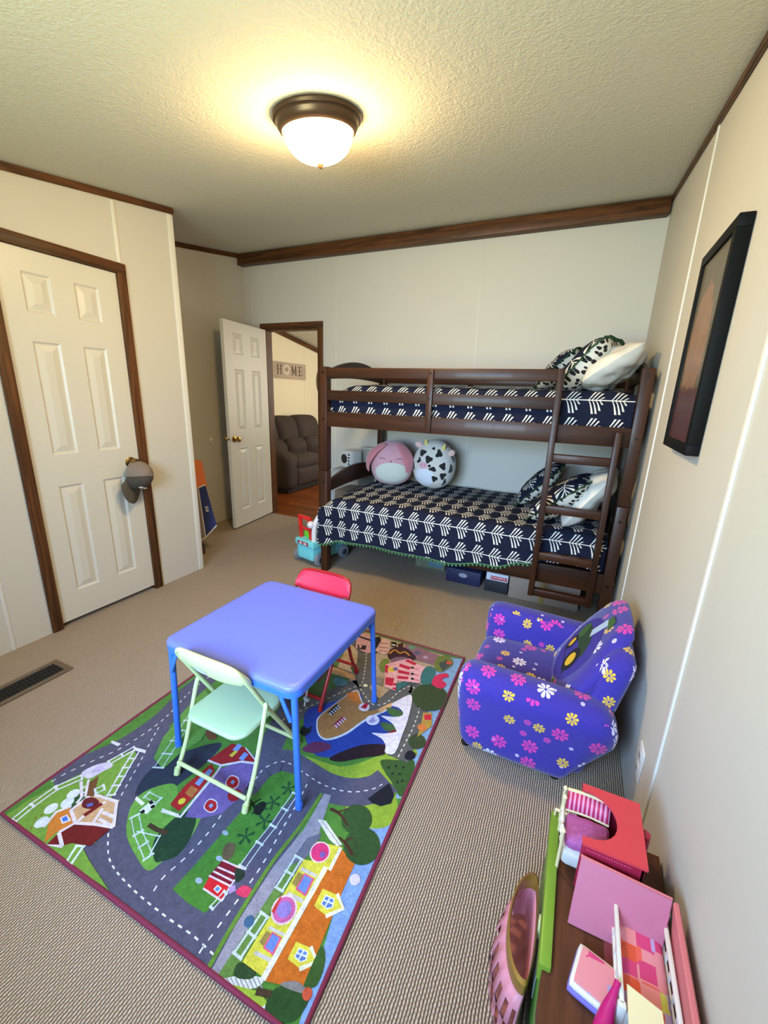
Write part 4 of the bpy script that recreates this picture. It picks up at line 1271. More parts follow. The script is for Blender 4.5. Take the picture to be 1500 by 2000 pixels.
# roads
r_left = rpts('A', [(300, 260), (400, 203), (560, 130), (740, 45)])+rpts('D', [(60, 1060), (235, 880), (350, 790), (450, 700)])
strip(r_left, .105, ROAD); 
r1 = rpts('A', [(930, -60), (885, 20), (800, 180), (715, 330), (650, 480), (632, 620), (655, 745), (790, 900), (980, 1055), (1130, 1160), (1280, 1300)])
strip(r1, .155, ROAD)
blob(rpts('A', [(880, 190), (1060, 90), (1290, 30), (1240, 120), (1080, 250), (1000, 300), (880, 320), (790, 330)]), (44, 50, 68))  # paved road with a cast shadow painted into its dark navy
r2 = rpts('B', [(215, 1230), (285, 1115), (370, 1000), (620, 650), (740, 440), (850, 250), (905, 140)])
strip(r2, .115, ROAD)
r3 = rpts('A', [(900, 900), (960, 815), (1100, 690), (1250, 520), (1400, 300)])+rpts('B', [(590, 130), (650, 60), (760, 20), (870, 80), (1000, 160), (1150, 198), (1290, 180), (1370, 130)])
strip(r3, .112, ROAD)
strip(rpts('D', [(700, 1340), (760, 1200), (830, 1060), (900, 940)]), .10, ROAD)
rC = rpts('C', [(-40, 780), (130, 690), (330, 600), (540, 510), (610, 480), (640, 330), (640, 200), (560, 120)])
strip(rC, .095, ROADG)
rC2 = rpts('C', [(600, 520), (690, 640), (800, 640), (920, 540), (1010, 500), (1075, 560), (1080, 680), (1030, 830), (960, 970), (900, 1090)])
strip(rC2, .088, ROADG)
for r_ in (r_left, r1, r2, r3): dashes(r_, .0045)
dashes(rC, .005, .015, .014, (206, 200, 180)); dashes(rC2, .005, .015, .014, (210, 206, 196))
# inner island with cow, tree and village
blob(rpts('A', [(740, 560), (770, 400), (860, 310), (1010, 270), (1040, 330), (1000, 420), (1060, 450), (1180, 450), (1080, 640), (960, 720), (870, 780), (800, 700)]), (104, 156, 66))
blob(rpts('A', [(905, 720), (900, 610), (990, 500), (1090, 430), (1150, 470), (1110, 600), (1040, 690), (950, 725)]), DKG)
line('A', [(870, 510), (920, 540), (980, 560)], .014, (70, 52, 36))
fence('A', [(790, 460), (810, 560), (870, 700)], .022); line('A', [(870, 700), (940, 570)], .004, (206, 218, 226)); line('A', [(800, 550), (940, 580)], .004, (206, 218, 226))
poly(rpts('A', [(800, 345), (850, 385), (830, 400), (790, 365)]), (222, 224, 236))
fence('A', [(860, 335), (930, 370)], .02)
poly(rpts('A', [(815, 430), (880, 375), (915, 395), (860, 450)]), (226, 226, 232))
poly(rpts('A', [(870, 378), (890, 366), (900, 385), (880, 395)]), (18, 18, 22)); poly(rpts('A', [(818, 436), (845, 420), (850, 438), (830, 448)]), (18, 18, 22)); disc('A', 895, 405, .007, (18, 18, 22))
# village: red terraces on a purple square
poly(rpts('D', [(200, 1680), (290, 1520), (430, 1370), (560, 1325), (660, 1345), (600, 1480), (520, 1580), (430, 1660), (300, 1690)]), (112, 92, 158))
poly(rpts('D', [(105, 1600), (200, 1480), (370, 1340), (390, 1390), (280, 1530), (160, 1645)]), (168, 34, 36))
poly(rpts('D', [(345, 1320), (500, 1212), (585, 1240), (665, 1342), (560, 1328), (430, 1352)]), (150, 26, 34))
line('D', [(50, 1640), (170, 1680), (300, 1520), (400, 1400), (430, 1352), (560, 1328), (668, 1342)], .010, (212, 206, 228)); line('D', [(345, 1320), (430, 1352)], .008, (212, 206, 228)); line('D', [(585, 1240), (668, 1342)], .005, (212, 206, 228))
for x, y in ((290, 1455), (345, 1400), (570, 1295), (530, 1240)):
    poly(rpts('D', [(x-28, y+14), (x+8, y-28), (x+34, y-14), (x, y+28)]), (120, 150, 214))
poly(rpts('D', [(200, 1530), (240, 1480), (285, 1505), (240, 1560)]), (176, 110, 60)); poly(rpts('D', [(480, 1290), (520, 1255), (535, 1265), (500, 1300)]), (206, 190, 60)); disc('D', 180, 1580, .012, (206, 190, 60))
for x, y in ((500, 1460), (362, 1610)):
    blob(rpts('D', [(x-45, y+10), (x-10, y-45), (x+40, y-30), (x+42, y+20), (x, y+45)]), (212, 200, 226), 3)
    blob(rpts('D', [(x-38, y+8), (x-8, y-38), (x+34, y-24), (x+36, y+16), (x, y+38)]), (172, 30, 40), 3); poly(rpts('D', [(x-12, y), (x+6, y-16), (x+20, y-4), (x+2, y+16)]), (130, 160, 220))
blob(rpts('D', [(470, 1540), (520, 1505), (560, 1520), (540, 1570), (490, 1580)]), (150, 26, 34), 3)
poly(rpts('A', [(950, 415), (1050, 450), (1040, 470), (950, 430)]), (222, 222, 232))
# long verge with plants, small red school
poly(rpts('B', [(110, 770), (230, 640), (420, 420), (560, 260), (680, 110), (750, 75), (835, 100), (830, 215), (700, 360), (560, 560), (500, 640), (430, 800), (300, 910), (200, 850)]), (70, 124, 48))
for x, y in ((540, 460), (650, 370), (700, 260), (790, 180), (620, 300)):
    for a in range(5):
        u, v = rc('B', x, y); t = a*2*PI/5+x
        strip([(u, v), (u+.028*math.cos(t), v+.028*math.sin(t))], .004, (34, 76, 44), False, .011)
blob(rpts('B', [(585, 320), (600, 280), (640, 255), (660, 280), (620, 335)]), (18, 26, 22)); line('B', [(560, 230), (610, 330)], .005, (18, 26, 22)); line('B', [(540, 290), (630, 240)], .005, (18, 26, 22))
fence('B', [(520, 640), (620, 500), (700, 400), (830, 210)], .020)
for x, y in ((265, 720), (385, 590), (420, 440)): disc('B', x, y, .012, (150, 166, 186), 12, .6)
blob(rpts('B', [(400, 560), (430, 500), (480, 510), (460, 580), (420, 600)]), (96, 82, 62))
poly(rpts('B', [(290, 765), (330, 690), (440, 750), (400, 840)]), (200, 34, 44)); poly(rpts('B', [(325, 690), (405, 600), (522, 652), (450, 752)]), (118, 22, 44))
for a, b in (((375, 640), (490, 690)), ((350, 665), (465, 722)), ((405, 600), (522, 652)), ((325, 690), (450, 752)), ((290, 765), (400, 840)), ((400, 840), (450, 752)), ((450, 752), (522, 652))): line('B', [a, b], .005, (214, 196, 222))
poly(rpts('B', [(350, 770), (375, 745), (400, 765), (375, 795)]), (222, 222, 236)); poly(rpts('B', [(358, 770), (375, 753), (392, 766), (374, 786)]), (90, 130, 214))
blob(rpts('B', [(480, 650), (525, 660), (530, 700), (480, 730)]), (36, 52, 40), 3)
blob(rpts('B', [(480, 790), (530, 745), (580, 780), (540, 820)]), (206, 60, 96), 3); line('B', [(440, 780), (480, 760)], .018, (170, 140, 196)); fence('B', [(340, 880), (420, 790)], .012)
# pavement, yellow cottage with orange roof
poly(rpts('B', [(310, 1290), (380, 1310), (500, 1120), (760, 760), (960, 470), (1040, 220), (1000, 210), (880, 420), (700, 640), (480, 980)]), (148, 142, 160))
strip(rpts('B', [(300, 1270), (470, 970), (690, 620), (860, 400), (985, 210)]), .012, (96, 134, 52))
poly(rpts('B', [(700, 760), (900, 470), (985, 440), (960, 510), (880, 600), (770, 760)]), (104, 104, 124))
poly(rpts('B', [(360, 1300), (600, 930), (790, 640), (860, 600), (520, 1190), (420, 1330)]), (96, 130, 64))
fence('B', [(490, 1160), (650, 920)], .022, .006); fence('B', [(735, 770), (850, 585)], .022, .006)
poly(rpts('B', [(520, 1195), (680, 935), (880, 595), (925, 605), (955, 490), (1110, 525), (1000, 700), (640, 1285)]), (206, 198, 70))
poly(rpts('B', [(655, 1310), (1000, 690), (1095, 530), (1180, 620), (1112, 770), (1010, 1020), (880, 1335), (740, 1330)]), (196, 104, 34))
strip(rpts('B', [(640, 1300), (1010, 640)]), .014, (226, 222, 216), False); strip(rpts('B', [(1030, 660), (1098, 528)]), .010, (226, 222, 216), False)
for x, y in ((880, 745), (690, 1090)):
    poly(rpts('B', [(x-10, y-105), (x+80, y-60), (x+72, y-42), (x-20, y-85)]), (196, 192, 190)); poly(rpts('B', [(x-90, y+40), (x, y+85), (x-10, y+110), (x-105, y+62)]), (196, 192, 190))
    poly(rpts('B', [(x-70, y-10), (x-30, y-75), (x+10, y-55), (x-35, y+25)]), (150, 128, 70))
    poly(rpts('B', [(x-50, y+25), (x+5, y-70), (x+62, y-35), (x+10, y+70)]), (214, 90, 130)); poly(rpts('B', [(x-36, y+20), (x+8, y-58), (x+48, y-34), (x+6, y+52)]), (104, 134, 212))
disc('B', 975, 553, .032, (226, 200, 206)); disc('B', 975, 553, .028, (206, 54, 116)); disc('B', 990, 568, .009, (120, 90, 170))
disc('B', 765, 890, .036, (220, 196, 206)); disc('B', 765, 890, .031, (198, 96, 160)); disc('B', 765, 890, .020, (140, 120, 196))
poly(rpts('B', [(690, 900), (750, 800), (745, 830), (705, 915)]), (190, 60, 50))
for x, y in ((1020, 850), (865, 1160)):
    poly(rpts('B', [(x-80, y+20), (x-30, y-82), (x+60, y-45), (x+90, y+35), (x-10, y+75)]), (214, 202, 70)); line('B', [(x+55, y-52), (x+92, y+35), (x-12, y+80)], .010, (228, 226, 200))
    poly(rpts('B', [(x-42, y+8), (x-12, y-48), (x+42, y-22), (x+30, y+30), (x-5, y+40)]), (222, 226, 236)); poly(rpts('B', [(x-34, y+6), (x-10, y-38), (x+34, y-18), (x+24, y+24), (x-4, y+32)]), (92, 124, 196))
    line('B', [(x-22, y-14), (x+30, y+6)], .004, (214, 220, 230)); line('B', [(x+14, y-30), (x-14, y+22)], .004, (214, 220, 230))
for x, y in ((1190, 360), (1222, 515)): disc('B', x, y, .052 if y < 400 else .058, (50, 78, 40), 24)
strip(rpts('B', [(1035, 300), (1090, 330), (1140, 400)]), .012, (74, 40, 32), True, .005); strip(rpts('B', [(1075, 320), (1140, 300)]), .005, (74, 40, 32))
strip(rpts('B', [(1165, 570), (1130, 510), (1085, 465)]), .012, (74, 40, 32), True, .005); strip(rpts('B', [(1110, 490), (1170, 470)]), .005, (74, 40, 32))
poly(rpts('B', [(960, 362), (1010, 370), (1105, 510), (1075, 520), (1030, 480)]), (214, 214, 208))
for i in range(5): line('B', [(985+i*22, 372+i*30), (1010+i*22, 400+i*30)], .003, (150, 150, 150))
blob(rpts('B', [(880, 1330), (980, 1110), (1005, 1190), (960, 1330), (900, 1350)]), DGR)
blob(rpts('B', [(380, 1320), (480, 1280), (640, 1290), (600, 1350), (440, 1360)]), (210, 210, 214), 3)
for i in range(9): line('B', [(400+i*26, 1290), (430+i*26, 1355)], .003, (150, 152, 156))
blob(rpts('B', [(470, 1280), (500, 1200), (600, 1260), (560, 1300)]), (46, 70, 40), 3)
poly(rpts('B', [(420, 1370), (620, 1370), (670, 1440), (620, 1510), (540, 1460)]), (150, 176, 60)); poly(rpts('B', [(670, 1440), (640, 1520), (610, 1500)]), (206, 214, 222))
blob(rpts('B', [(650, 1480), (720, 1350), (880, 1350), (910, 1420), (830, 1540), (720, 1550)]), (44, 74, 38))
blob(rpts('B', [(740, 1330), (830, 1310), (900, 1360), (860, 1380)]), (128, 124, 126), 3); line('B', [(600, 1370), (690, 1390)], .014, (70, 56, 40)); disc('B', 900, 1385, .012, (196, 84, 60))
disc('B', 1180, 715, .016, (206, 196, 222)); disc('B', 560, 960, .014, (62, 96, 130)); poly(rpts('B', [(1255, 240), (1380, 150), (1410, 220), (1390, 270), (1330, 285), (1280, 265)]), (26, 26, 36))
# farm in the near-left corner
poly(rpts('A', [(20, 470), (180, 360), (420, 240), (660, 130), (790, 70), (800, 110), (650, 360), (560, 620), (480, 640), (520, 720), (640, 900), (400, 760), (200, 620)]), (112, 152, 62))
for i in range(26):
    disc('A', 120+(i*97) % 520, 520-(i*97) % 520*.55+(i*53) % 90, .0035, (130, 92, 50), 6)
fence('A', [(80, 490), (190, 400), (330, 300), (480, 235)], .020, .006, (214, 214, 232)); fence('A', [(640, 150), (790, 65)], .018, .006, (214, 214, 232)); fence('A', [(650, 340), (740, 180), (805, 75)], .022, .006, (208, 208, 226), .028)
poly(rpts('A', [(790, 60), (855, 78), (850, 95), (790, 80)]), (214, 214, 230)); poly(rpts('A', [(655, 20), (710, 40), (690, 55), (650, 35)]), (206, 210, 224))
blob(rpts('A', [(380, 420), (420, 340), (480, 300), (500, 360), (440, 420)]), (42, 78, 44), 3)
poly(rpts('A', [(260, 620), (285, 510), (330, 445), (410, 408), (440, 500), (330, 560)]), (198, 122, 48))
poly(rpts('A', [(440, 500), (415, 430), (540, 335), (685, 378), (660, 535), (560, 520)]), (196, 158, 122))
poly(rpts('A', [(263, 640), (345, 560), (440, 508), (560, 518), (645, 540), (530, 640), (420, 622), (365, 640)]), (104, 24, 26))
for a in (((260, 640), (370, 642)), ((365, 640), (345, 560)), ((345, 560), (440, 505), (560, 512), (665, 530)), ((665, 530), (685, 375)), ((440, 500), (415, 425)), ((450, 500), (520, 440), (620, 380)), ((540, 515), (600, 420)), ((600, 440), (670, 470)), ((580, 480), (650, 520)), ((540, 335), (685, 378)), ((415, 430), (540, 335)), ((255, 530), (330, 440), (420, 405))): line('A', a, .010, (216, 206, 224))
for x, y in ((245, 500), (300, 420), (395, 385), (430, 335)): disc('A', x, y, .020, (210, 218, 230), 10)
poly(rpts('A', [(350, 475), (395, 455), (418, 490), (365, 510)]), (214, 210, 232)); poly(rpts('A', [(362, 476), (390, 463), (402, 488), (370, 500)]), (70, 116, 214))
poly(rpts('A', [(580, 225), (550, 350), (505, 345), (520, 270)]), (110, 72, 44))
line('A', [(475, 260), (480, 350), (450, 390)], .010, (216, 206, 220)); line('A', [(520, 250), (500, 350)], .008, (216, 206, 220)); line('A', [(475, 300), (510, 290)], .006, (216, 206, 220)); line('A', [(478, 330), (505, 322)], .006, (216, 206, 220))
blob(rpts('A', [(480, 405), (495, 365), (545, 355), (582, 380), (560, 415), (515, 422)]), (94, 26, 32)); poly(rpts('A', [(505, 395), (545, 385), (545, 402), (512, 412)]), (84, 96, 180)); poly(rpts('A', [(486, 455), (590, 385), (606, 395), (500, 468)]), (116, 24, 28))
blob(rpts('A', [(480, 210), (560, 165), (640, 150), (660, 172), (600, 205), (520, 245)]), (204, 196, 226)); blob(rpts('A', [(540, 205), (580, 175), (615, 185), (580, 205)]), (184, 172, 222))
fence('A', [(560, 320), (610, 295)], .022, .006); fence('A', [(390, 750), (470, 640)], .022, .008, (206, 220, 226))
# meadow strips by the far-left edge
poly(rpts('D', [(0, 1310), (60, 1180), (200, 1000), (330, 870), (420, 1000), (300, 1200), (180, 1270), (60, 1380)]), (94, 146, 66))
fence('D', [(30, 1370), (140, 1200), (260, 1010)], .030); 
blob(rpts('D', [(330, 1140), (380, 1120), (400, 1180), (350, 1190)]), (110, 70, 44), 3)
# beach, sea and bridge
blob(rpts('C', [(150, 720), (260, 660), (420, 620), (600, 560), (620, 760), (760, 700), (900, 640), (930, 720), (860, 1000), (600, 1060), (400, 1085), (230, 1060), (150, 920)]), (38, 62, 152), 4)
blob(rpts('C', [(350, 1085), (600, 985), (820, 985), (790, 1060), (600, 1090), (430, 1120)]), (40, 18, 28), 3)
blob(rpts('C', [(240, 800), (270, 740), (400, 640), (560, 535), (605, 600), (650, 700), (760, 690), (850, 650), (820, 700), (640, 790), (480, 900), (330, 945), (255, 900)]), (206, 212, 226), 4)
blob(rpts('C', [(252, 800), (280, 740), (400, 645), (560, 542), (600, 610), (650, 700), (740, 690), (840, 655), (800, 695), (640, 770), (480, 880), (330, 930), (265, 890)]), (166, 116, 66), 4)
poly(rpts('C', [(480, 560), (570, 545), (600, 640), (540, 640)]), (178, 108, 48))
for x, y, c in ((385, 700, (18, 20, 34)), (432, 800, (150, 24, 70))):
    poly(rpts('C', [(x-55, y+20), (x+20, y-50), (x+55, y-35), (x-15, y+45)]), c)
    for i in range(-2, 3):
        disc('C', x+i*17, y-i*15-6, .0045, (220, 216, 220), 8); disc('C', x+i*17+10, y-i*15+6, .0045, (220, 216, 220), 8)
disc('C', 630, 675, .026, (216, 206, 216)); poly(rpts('C', [(600, 680), (640, 640), (665, 650), (645, 690)]), (178, 24, 52)); disc('C', 700, 780, .030, (224, 218, 234)); poly(rpts('C', [(665, 790), (705, 750), (725, 790), (690, 810)]), (168, 150, 200))
poly(rpts('C', [(740, 690), (860, 635), (880, 655), (760, 725)]), (206, 160, 110))
for x, y in ((870, 730), (820, 850)): blob(rpts('C', [(x-60, y-50), (x+20, y-40), (x+75, y-10), (x+60, y+20), (x-20, y+15)]), (66, 98, 56), 3)
blob(rpts('C', [(800, 900), (870, 860), (890, 875), (840, 900)]), (130, 30, 44), 3)
blob(rpts('C', [(850, 655), (940, 600), (1005, 575), (1020, 620), (985, 780), (940, 900), (880, 1050), (800, 1045), (805, 990), (770, 930), (690, 885), (780, 890), (880, 880), (890, 860), (850, 800), (765, 745), (860, 755), (935, 745), (945, 715), (910, 680)]), (222, 216, 232), 3)
blob(rpts('C', [(970, 1050), (1000, 1030), (1045, 1050), (1040, 1090), (1000, 1105), (960, 1090)]), (28, 24, 34), 3)
for x, y, r_ in ((1165, 590, .085), (1060, 955, .035)): disc('C', x, y, r_, (58, 70, 36), 22, 1.15)
poly(rpts('C', [(1110, 720), (1180, 720), (1180, 830), (1060, 920), (1090, 830)]), (176, 140, 60)); poly(rpts('C', [(1120, 735), (1175, 735), (1175, 780), (1120, 780)]), (196, 40, 56)); disc('C', 1100, 840, .02, (206, 120, 60))
# fair and shops along the far edge
poly(rpts('C', [(570, 80), (640, 70), (720, 130), (700, 220), (660, 240), (560, 190)]), (196, 150, 160)); poly(rpts('C', [(700, 110), (760, 100), (775, 160), (720, 250), (690, 240)]), (26, 22, 26))
poly(rpts('C', [(580, 90), (700, 130), (700, 145), (585, 105)]), (40, 34, 38)); poly(rpts('C', [(575, 165), (650, 175), (640, 210), (580, 200)]), (46, 34, 42)); poly(rpts('C', [(590, 170), (610, 172), (608, 192), (590, 190)]), (206, 160, 170))
poly(rpts('C', [(780, 115), (840, 125), (835, 230), (790, 250), (720, 215)]), (206, 166, 160))
for y in (150, 185, 215): line('C', [(745, y), (825, y+8)], .006, (120, 60, 70))
poly(rpts('C', [(850, 140), (895, 150), (890, 190), (850, 180)]), (20, 18, 20)); poly(rpts('C', [(855, 160), (888, 168), (880, 178), (855, 172)]), (210, 206, 196)); poly(rpts('C', [(905, 160), (950, 150), (945, 185), (905, 190)]), (74, 34, 36))
poly(rpts('C', [(960, 160), (1060, 180), (1280, 270), (1200, 330), (1050, 290), (960, 200)]), (140, 100, 116)); disc('C', 1020, 190, .02, (96, 140, 116)); disc('C', 1065, 235, .02, (96, 88, 120)); disc('C', 1130, 270, .014, (176, 150, 170))
blob(rpts('C', [(820, 250), (860, 195), (960, 190), (1040, 250), (1040, 290), (930, 290), (850, 290)]), (62, 30, 40)); strip(rpts('C', [(835, 240), (880, 210), (920, 235), (960, 225), (1000, 255)]), .010, (198, 140, 44)); blob(rpts('C', [(850, 285), (920, 265), (990, 280), (940, 320), (860, 320)]), (122, 96, 120))
blob(rpts('C', [(750, 350), (780, 285), (830, 290), (830, 370), (790, 390)]), (112, 128, 58), 3)
poly(rpts('C', [(800, 330), (900, 300), (1000, 280), (1060, 320), (1130, 350), (1080, 480), (900, 460), (880, 540), (795, 510)]), (226, 168, 176))
for a in ((985, 285, 1060, 320, 1040, 335, 960, 300), (920, 320, 1010, 350, 1000, 372, 915, 345), (905, 370, 1000, 392, 1000, 415, 905, 395), (900, 420, 990, 428, 990, 450, 900, 445), (865, 480, 900, 480, 895, 500, 865, 500), (860, 515, 890, 518, 888, 535, 860, 530)):
    poly(rpts('C', [(a[0], a[1]), (a[2], a[3]), (a[4], a[5]), (a[6], a[7])]), (188, 34, 62))
poly(rpts('C', [(805, 430), (875, 440), (860, 505), (800, 490)]), (188, 34, 62)); poly(rpts('C', [(800, 330), (830, 340), (820, 400), (800, 390)]), (188, 34, 62)); disc('C', 855, 370, .022, (226, 190, 80)); disc('C', 885, 365, .014, (110, 96, 150))
for y in (355, 405, 445): disc('C', 1022, y, .009, (24, 22, 30), 10); line('C', [(1035, y+5), (1075, y+15)], .008, (206, 90, 110))
poly(rpts('C', [(890, 480), (1010, 470), (960, 500), (900, 550)]), (56, 106, 106)); blob(rpts('C', [(1090, 420), (1130, 350), (1190, 350), (1210, 400), (1170, 480), (1100, 490)]), (58, 110, 110), 3)
blob(rpts('C', [(1180, 480), (1210, 420), (1290, 400), (1320, 425), (1260, 450), (1300, 490), (1260, 525), (1210, 510)]), (206, 44, 84), 3)
blob(rpts('C', [(1200, 320), (1240, 260), (1330, 270), (1350, 330), (1260, 390), (1210, 370)]), (108, 118, 50), 3); poly(rpts('C', [(1235, 320), (1300, 290), (1350, 320), (1270, 385)]), (70, 76, 70)); disc('C', 1320, 315, .016, (206, 84, 56), 10)
poly(rpts('C', [(730, 430), (790, 440), (780, 500), (720, 480)]), (134, 126, 116)); disc('C', 640, 500, .012, (214, 206, 176), 8)
blob(rpts('C', [(170, 470), (260, 390), (350, 330), (480, 420), (500, 480), (380, 500), (250, 590), (180, 560)]), (72, 104, 50), 4); blob(rpts('C', [(380, 450), (430, 430), (500, 470), (470, 500), (400, 500)]), (80, 120, 130), 3); blob(rpts('C', [(520, 350), (560, 330), (580, 370), (550, 400)]), (58, 74, 40), 3)
poly(rpts('C', [(330, 330), (420, 360), (560, 420), (560, 460), (500, 440), (330, 390)]), (196, 150, 96)); line('C', [(250, 470), (300, 400), (350, 370)], .02, (110, 64, 58))
blob(rpts('C', [(110, 880), (130, 830), (170, 850), (200, 830), (190, 880), (140, 910)]), (24, 30, 30), 3); blob(rpts('C', [(130, 1010), (220, 960), (330, 970), (360, 1010), (250, 1050), (150, 1040)]), (96, 40, 78), 3)
me = bpy.data.meshes.new('print'); me.from_pydata(RV, [], RF)
ca = me.color_attributes.new('Col', 'FLOAT_COLOR', 'CORNER')
i = 0; buf = []
for f, c in zip(RF, RCOL):
    l4 = (*lin(c), 1.0)
    for _ in f: buf.extend(l4)
ca.data.foreach_set('color', buf)
# make every face look up
bmx = bmesh.new(); bmx.from_mesh(me)
for f in bmx.faces:
    f.normal_update()
    if f.normal.z < 0: f.normal_flip()
bmx.to_mesh(me); bmx.free()
po = mobj('print', me, rugmat('rug_print', True), rug, False); po['label'] = 'printed town, farm and beach map'

# ================================================================== TOYS BY THE RIGHT WALL
m_green = M('toy_green', (114, 148, 44), .4, var=.05); m_toywood = wood('toy_wood', (94, 54, 34), (68, 38, 24), 'y', .5, 22, .06)
tt = thing('toy_play_table', 'low toy table with brown wood-grain top and lime green edge by the right wall', 'toy table', (.205, .70, 0))
TZ0 = .300
bm = bm_new(); prism(bm, [(.100, .36), (.335, .36), (.335, 1.015), (.100, 1.015), (.096, .80), (.082, .60)], lambda a, b, h: (a, b, h), .270, TZ0); obj('top', bm, m_toywood, tt)
for y0, y1 in ((.655, 1.015), (.30+.06, .560)):
    bm = bm_new(); box(bm, .078, .102, y0, y1, .262, .312, .004); obj('edge_rail', bm, m_green, tt)
bm = bm_new(); box(bm, .084, .098, .36, 1.012, .015, .27, .004); sd_ = obj('side_panel', bm, M('toy_green_dark', (88, 138, 54), .45, var=.2, vscale=14), tt)
bm = bm_new(); box(bm, .0825, .0845, .70, .86, .12, .25, .0008); obj('decal', bm, M('decal_pale', (196, 212, 206), .5, var=.05), sd_)
bm = bm_new(); box(bm, .075, .084, .765, .785, .20, .255, .003); obj('latch', bm, M('latch_cream', (206, 204, 150), .45), sd_)
for x0, y0 in ((.30, .37), (.30, .975), (.10, .37), (.10, .975)):
    bm = bm_new(); box(bm, x0, x0+.03, y0, y0+.03, 0, .272, .003); obj('leg', bm, m_green, tt)

# red doll room box with an arched opening
m_redp = M('red_plastic', (206, 62, 72), .42, var=.03); m_dred = M('crimson_plastic', (160, 30, 60), .4, var=.03)
rb = thing('doll_room_box', 'red plastic doll room with arched cut-out standing on the toy table', 'dollhouse', (.2, .93, TZ0))
ZT = .440
x0, x1, y0, y1 = .139, .268, .842, 1.012
bm = bm_new()
arc_ = [(x0, y0), (x1, y0), (x1, y1), (x0, y1), (x0, y1-.018)]
for i in range(13):
    a = PI/2-PI*i/12; arc_.append((x0+.075*math.cos(a)**.8 if math.cos(a) > 0 else x0, (y0+y1)/2+.066*math.sin(a)))
arc_.append((x0, y0+.018))
prism(bm, arc_, lambda a, b, h: (a, b, h), ZT-.006, ZT); obj('top_panel', bm, m_redp, rb)
for nm, b in (('near_wall', (x0, x1-.004, y0+.004, y0+.012, TZ0, ZT-.006)), ('far_wall', (x0, x1-.004, y1-.012, y1-.004, TZ0, ZT-.006)), ('back_wall', (x1-.012, x1-.004, y0+.004, y1-.004, TZ0, ZT-.006))):
    bm = bm_new(); box(bm, *b, .002); obj(nm, bm, m_dred, rb)
bm = bm_new(); tube(bm, [(x1+.006, y0+.10, TZ0+.03), (x1+.006, y0+.10, ZT-.012)], .012, 12); obj('hinge_post', bm, m_dred, rb)
bm = bm_new()
for i in range(18): bmesh.ops.create_icosphere(bm, subdivisions=1, radius=.0016, matrix=Matrix.Translation((x0+.012+i*.005, y0+.0035, ZT-.018)))
obj('stud_row', bm, M('stud_pink', (214, 90, 120), .5), rb)
# canopy doll bed poking out of the red room
cb = thing('doll_canopy_bed', 'cream doll canopy bed with pink striped headboard and purple cover inside the red room', 'doll bed', (.14, .93, TZ0))
m_creamp = M('cream_plastic', (226, 208, 160), .45, var=.03); m_whitep = M('white_plastic', (222, 218, 210), .4, var=.03)
bm = bm_new(); rbox(bm, .104, .200, .868, .942, TZ0+.02, TZ0+.062, .012, 6, (0, 0, .004)); obj('mattress', bm, M('doll_grey', (196, 194, 190), .7), cb)
k = NT('doll_cover'); co = k.coord(); n1 = k.noise(co, 120, 4, .6, 2.0); k.base(k.mix(n1, lin((120, 26, 76)), lin((206, 112, 190)))); k.rough(.5); k.bump(n1, .6, .004)
bm = bm_new(); rbox(bm, .108, .208, .880, .962, TZ0+.055, TZ0+.088, .014, 8, (0, 0, .006), lambda p: p+Vector((0, 0, .006*noise.noise(p*60)))); obj('cover', bm, k.m, cb)
k = NT('doll_stripe'); sp = k.n('ShaderNodeSeparateXYZ'); k.l(k.coord(), sp.inputs[0])
st = k.math('SINE', k.math('MULTIPLY', sp.outputs[0], 620)); st2 = k.math('GREATER_THAN', st, .1)
k.base(k.mix(st2, lin((184, 34, 84)), lin((226, 148, 176)))); k.rough(.6)
n = 14
bm = bm_new(); pts = [(.106+.100*i/n, .012*math.sin(PI*i/n)) for i in range(n+1)]
vs = [(bm.verts.new((x, .966+.35*d, TZ0+.085)), bm.verts.new((x, .990+.3*d, TZ0+.122))) for x, d in pts]
for a, b in zip(vs, vs[1:]): bm.faces.new((a[0], b[0], b[1], a[1]))
hb = obj('headboard', bm, k.m, cb); hb.modifiers.new('thickness', 'SOLIDIFY').thickness = .004
for zz, yo in ((TZ0+.085, .966), (TZ0+.124, .991)):
    bm = bm_new(); tube(bm, [(x, yo+.35*d, zz) for x, d in pts], .0045, 8); obj('headboard_rail', bm, m_creamp, cb)
for yy2 in (.868, .964, .992):
    bm = bm_new(); tube(bm, [(.100, yy2, TZ0), (.100, yy2, TZ0+.118), (.100, yy2, TZ0+.124), (.100, yy2, TZ0+.130)], [.004, .004, .006, .002], 10); obj('post', bm, m_creamp, cb)
bm = bm_new(); tube(bm, [(.100, .868+.01*i, TZ0+.088+.004*math.sin(i*1.9)) for i in range(11)], [.0045+.0015*math.sin(i*2.3) for i in range(11)], 8); obj('carved_rail', bm, m_whitep, cb)
bm = bm_new(); tube(bm, [(.088, 1.005, TZ0+.012), (.088, 1.005, TZ0+.030), (.120, .999, TZ0+.034)], .004, 8); obj('foot_rail', bm, m_creamp, cb)

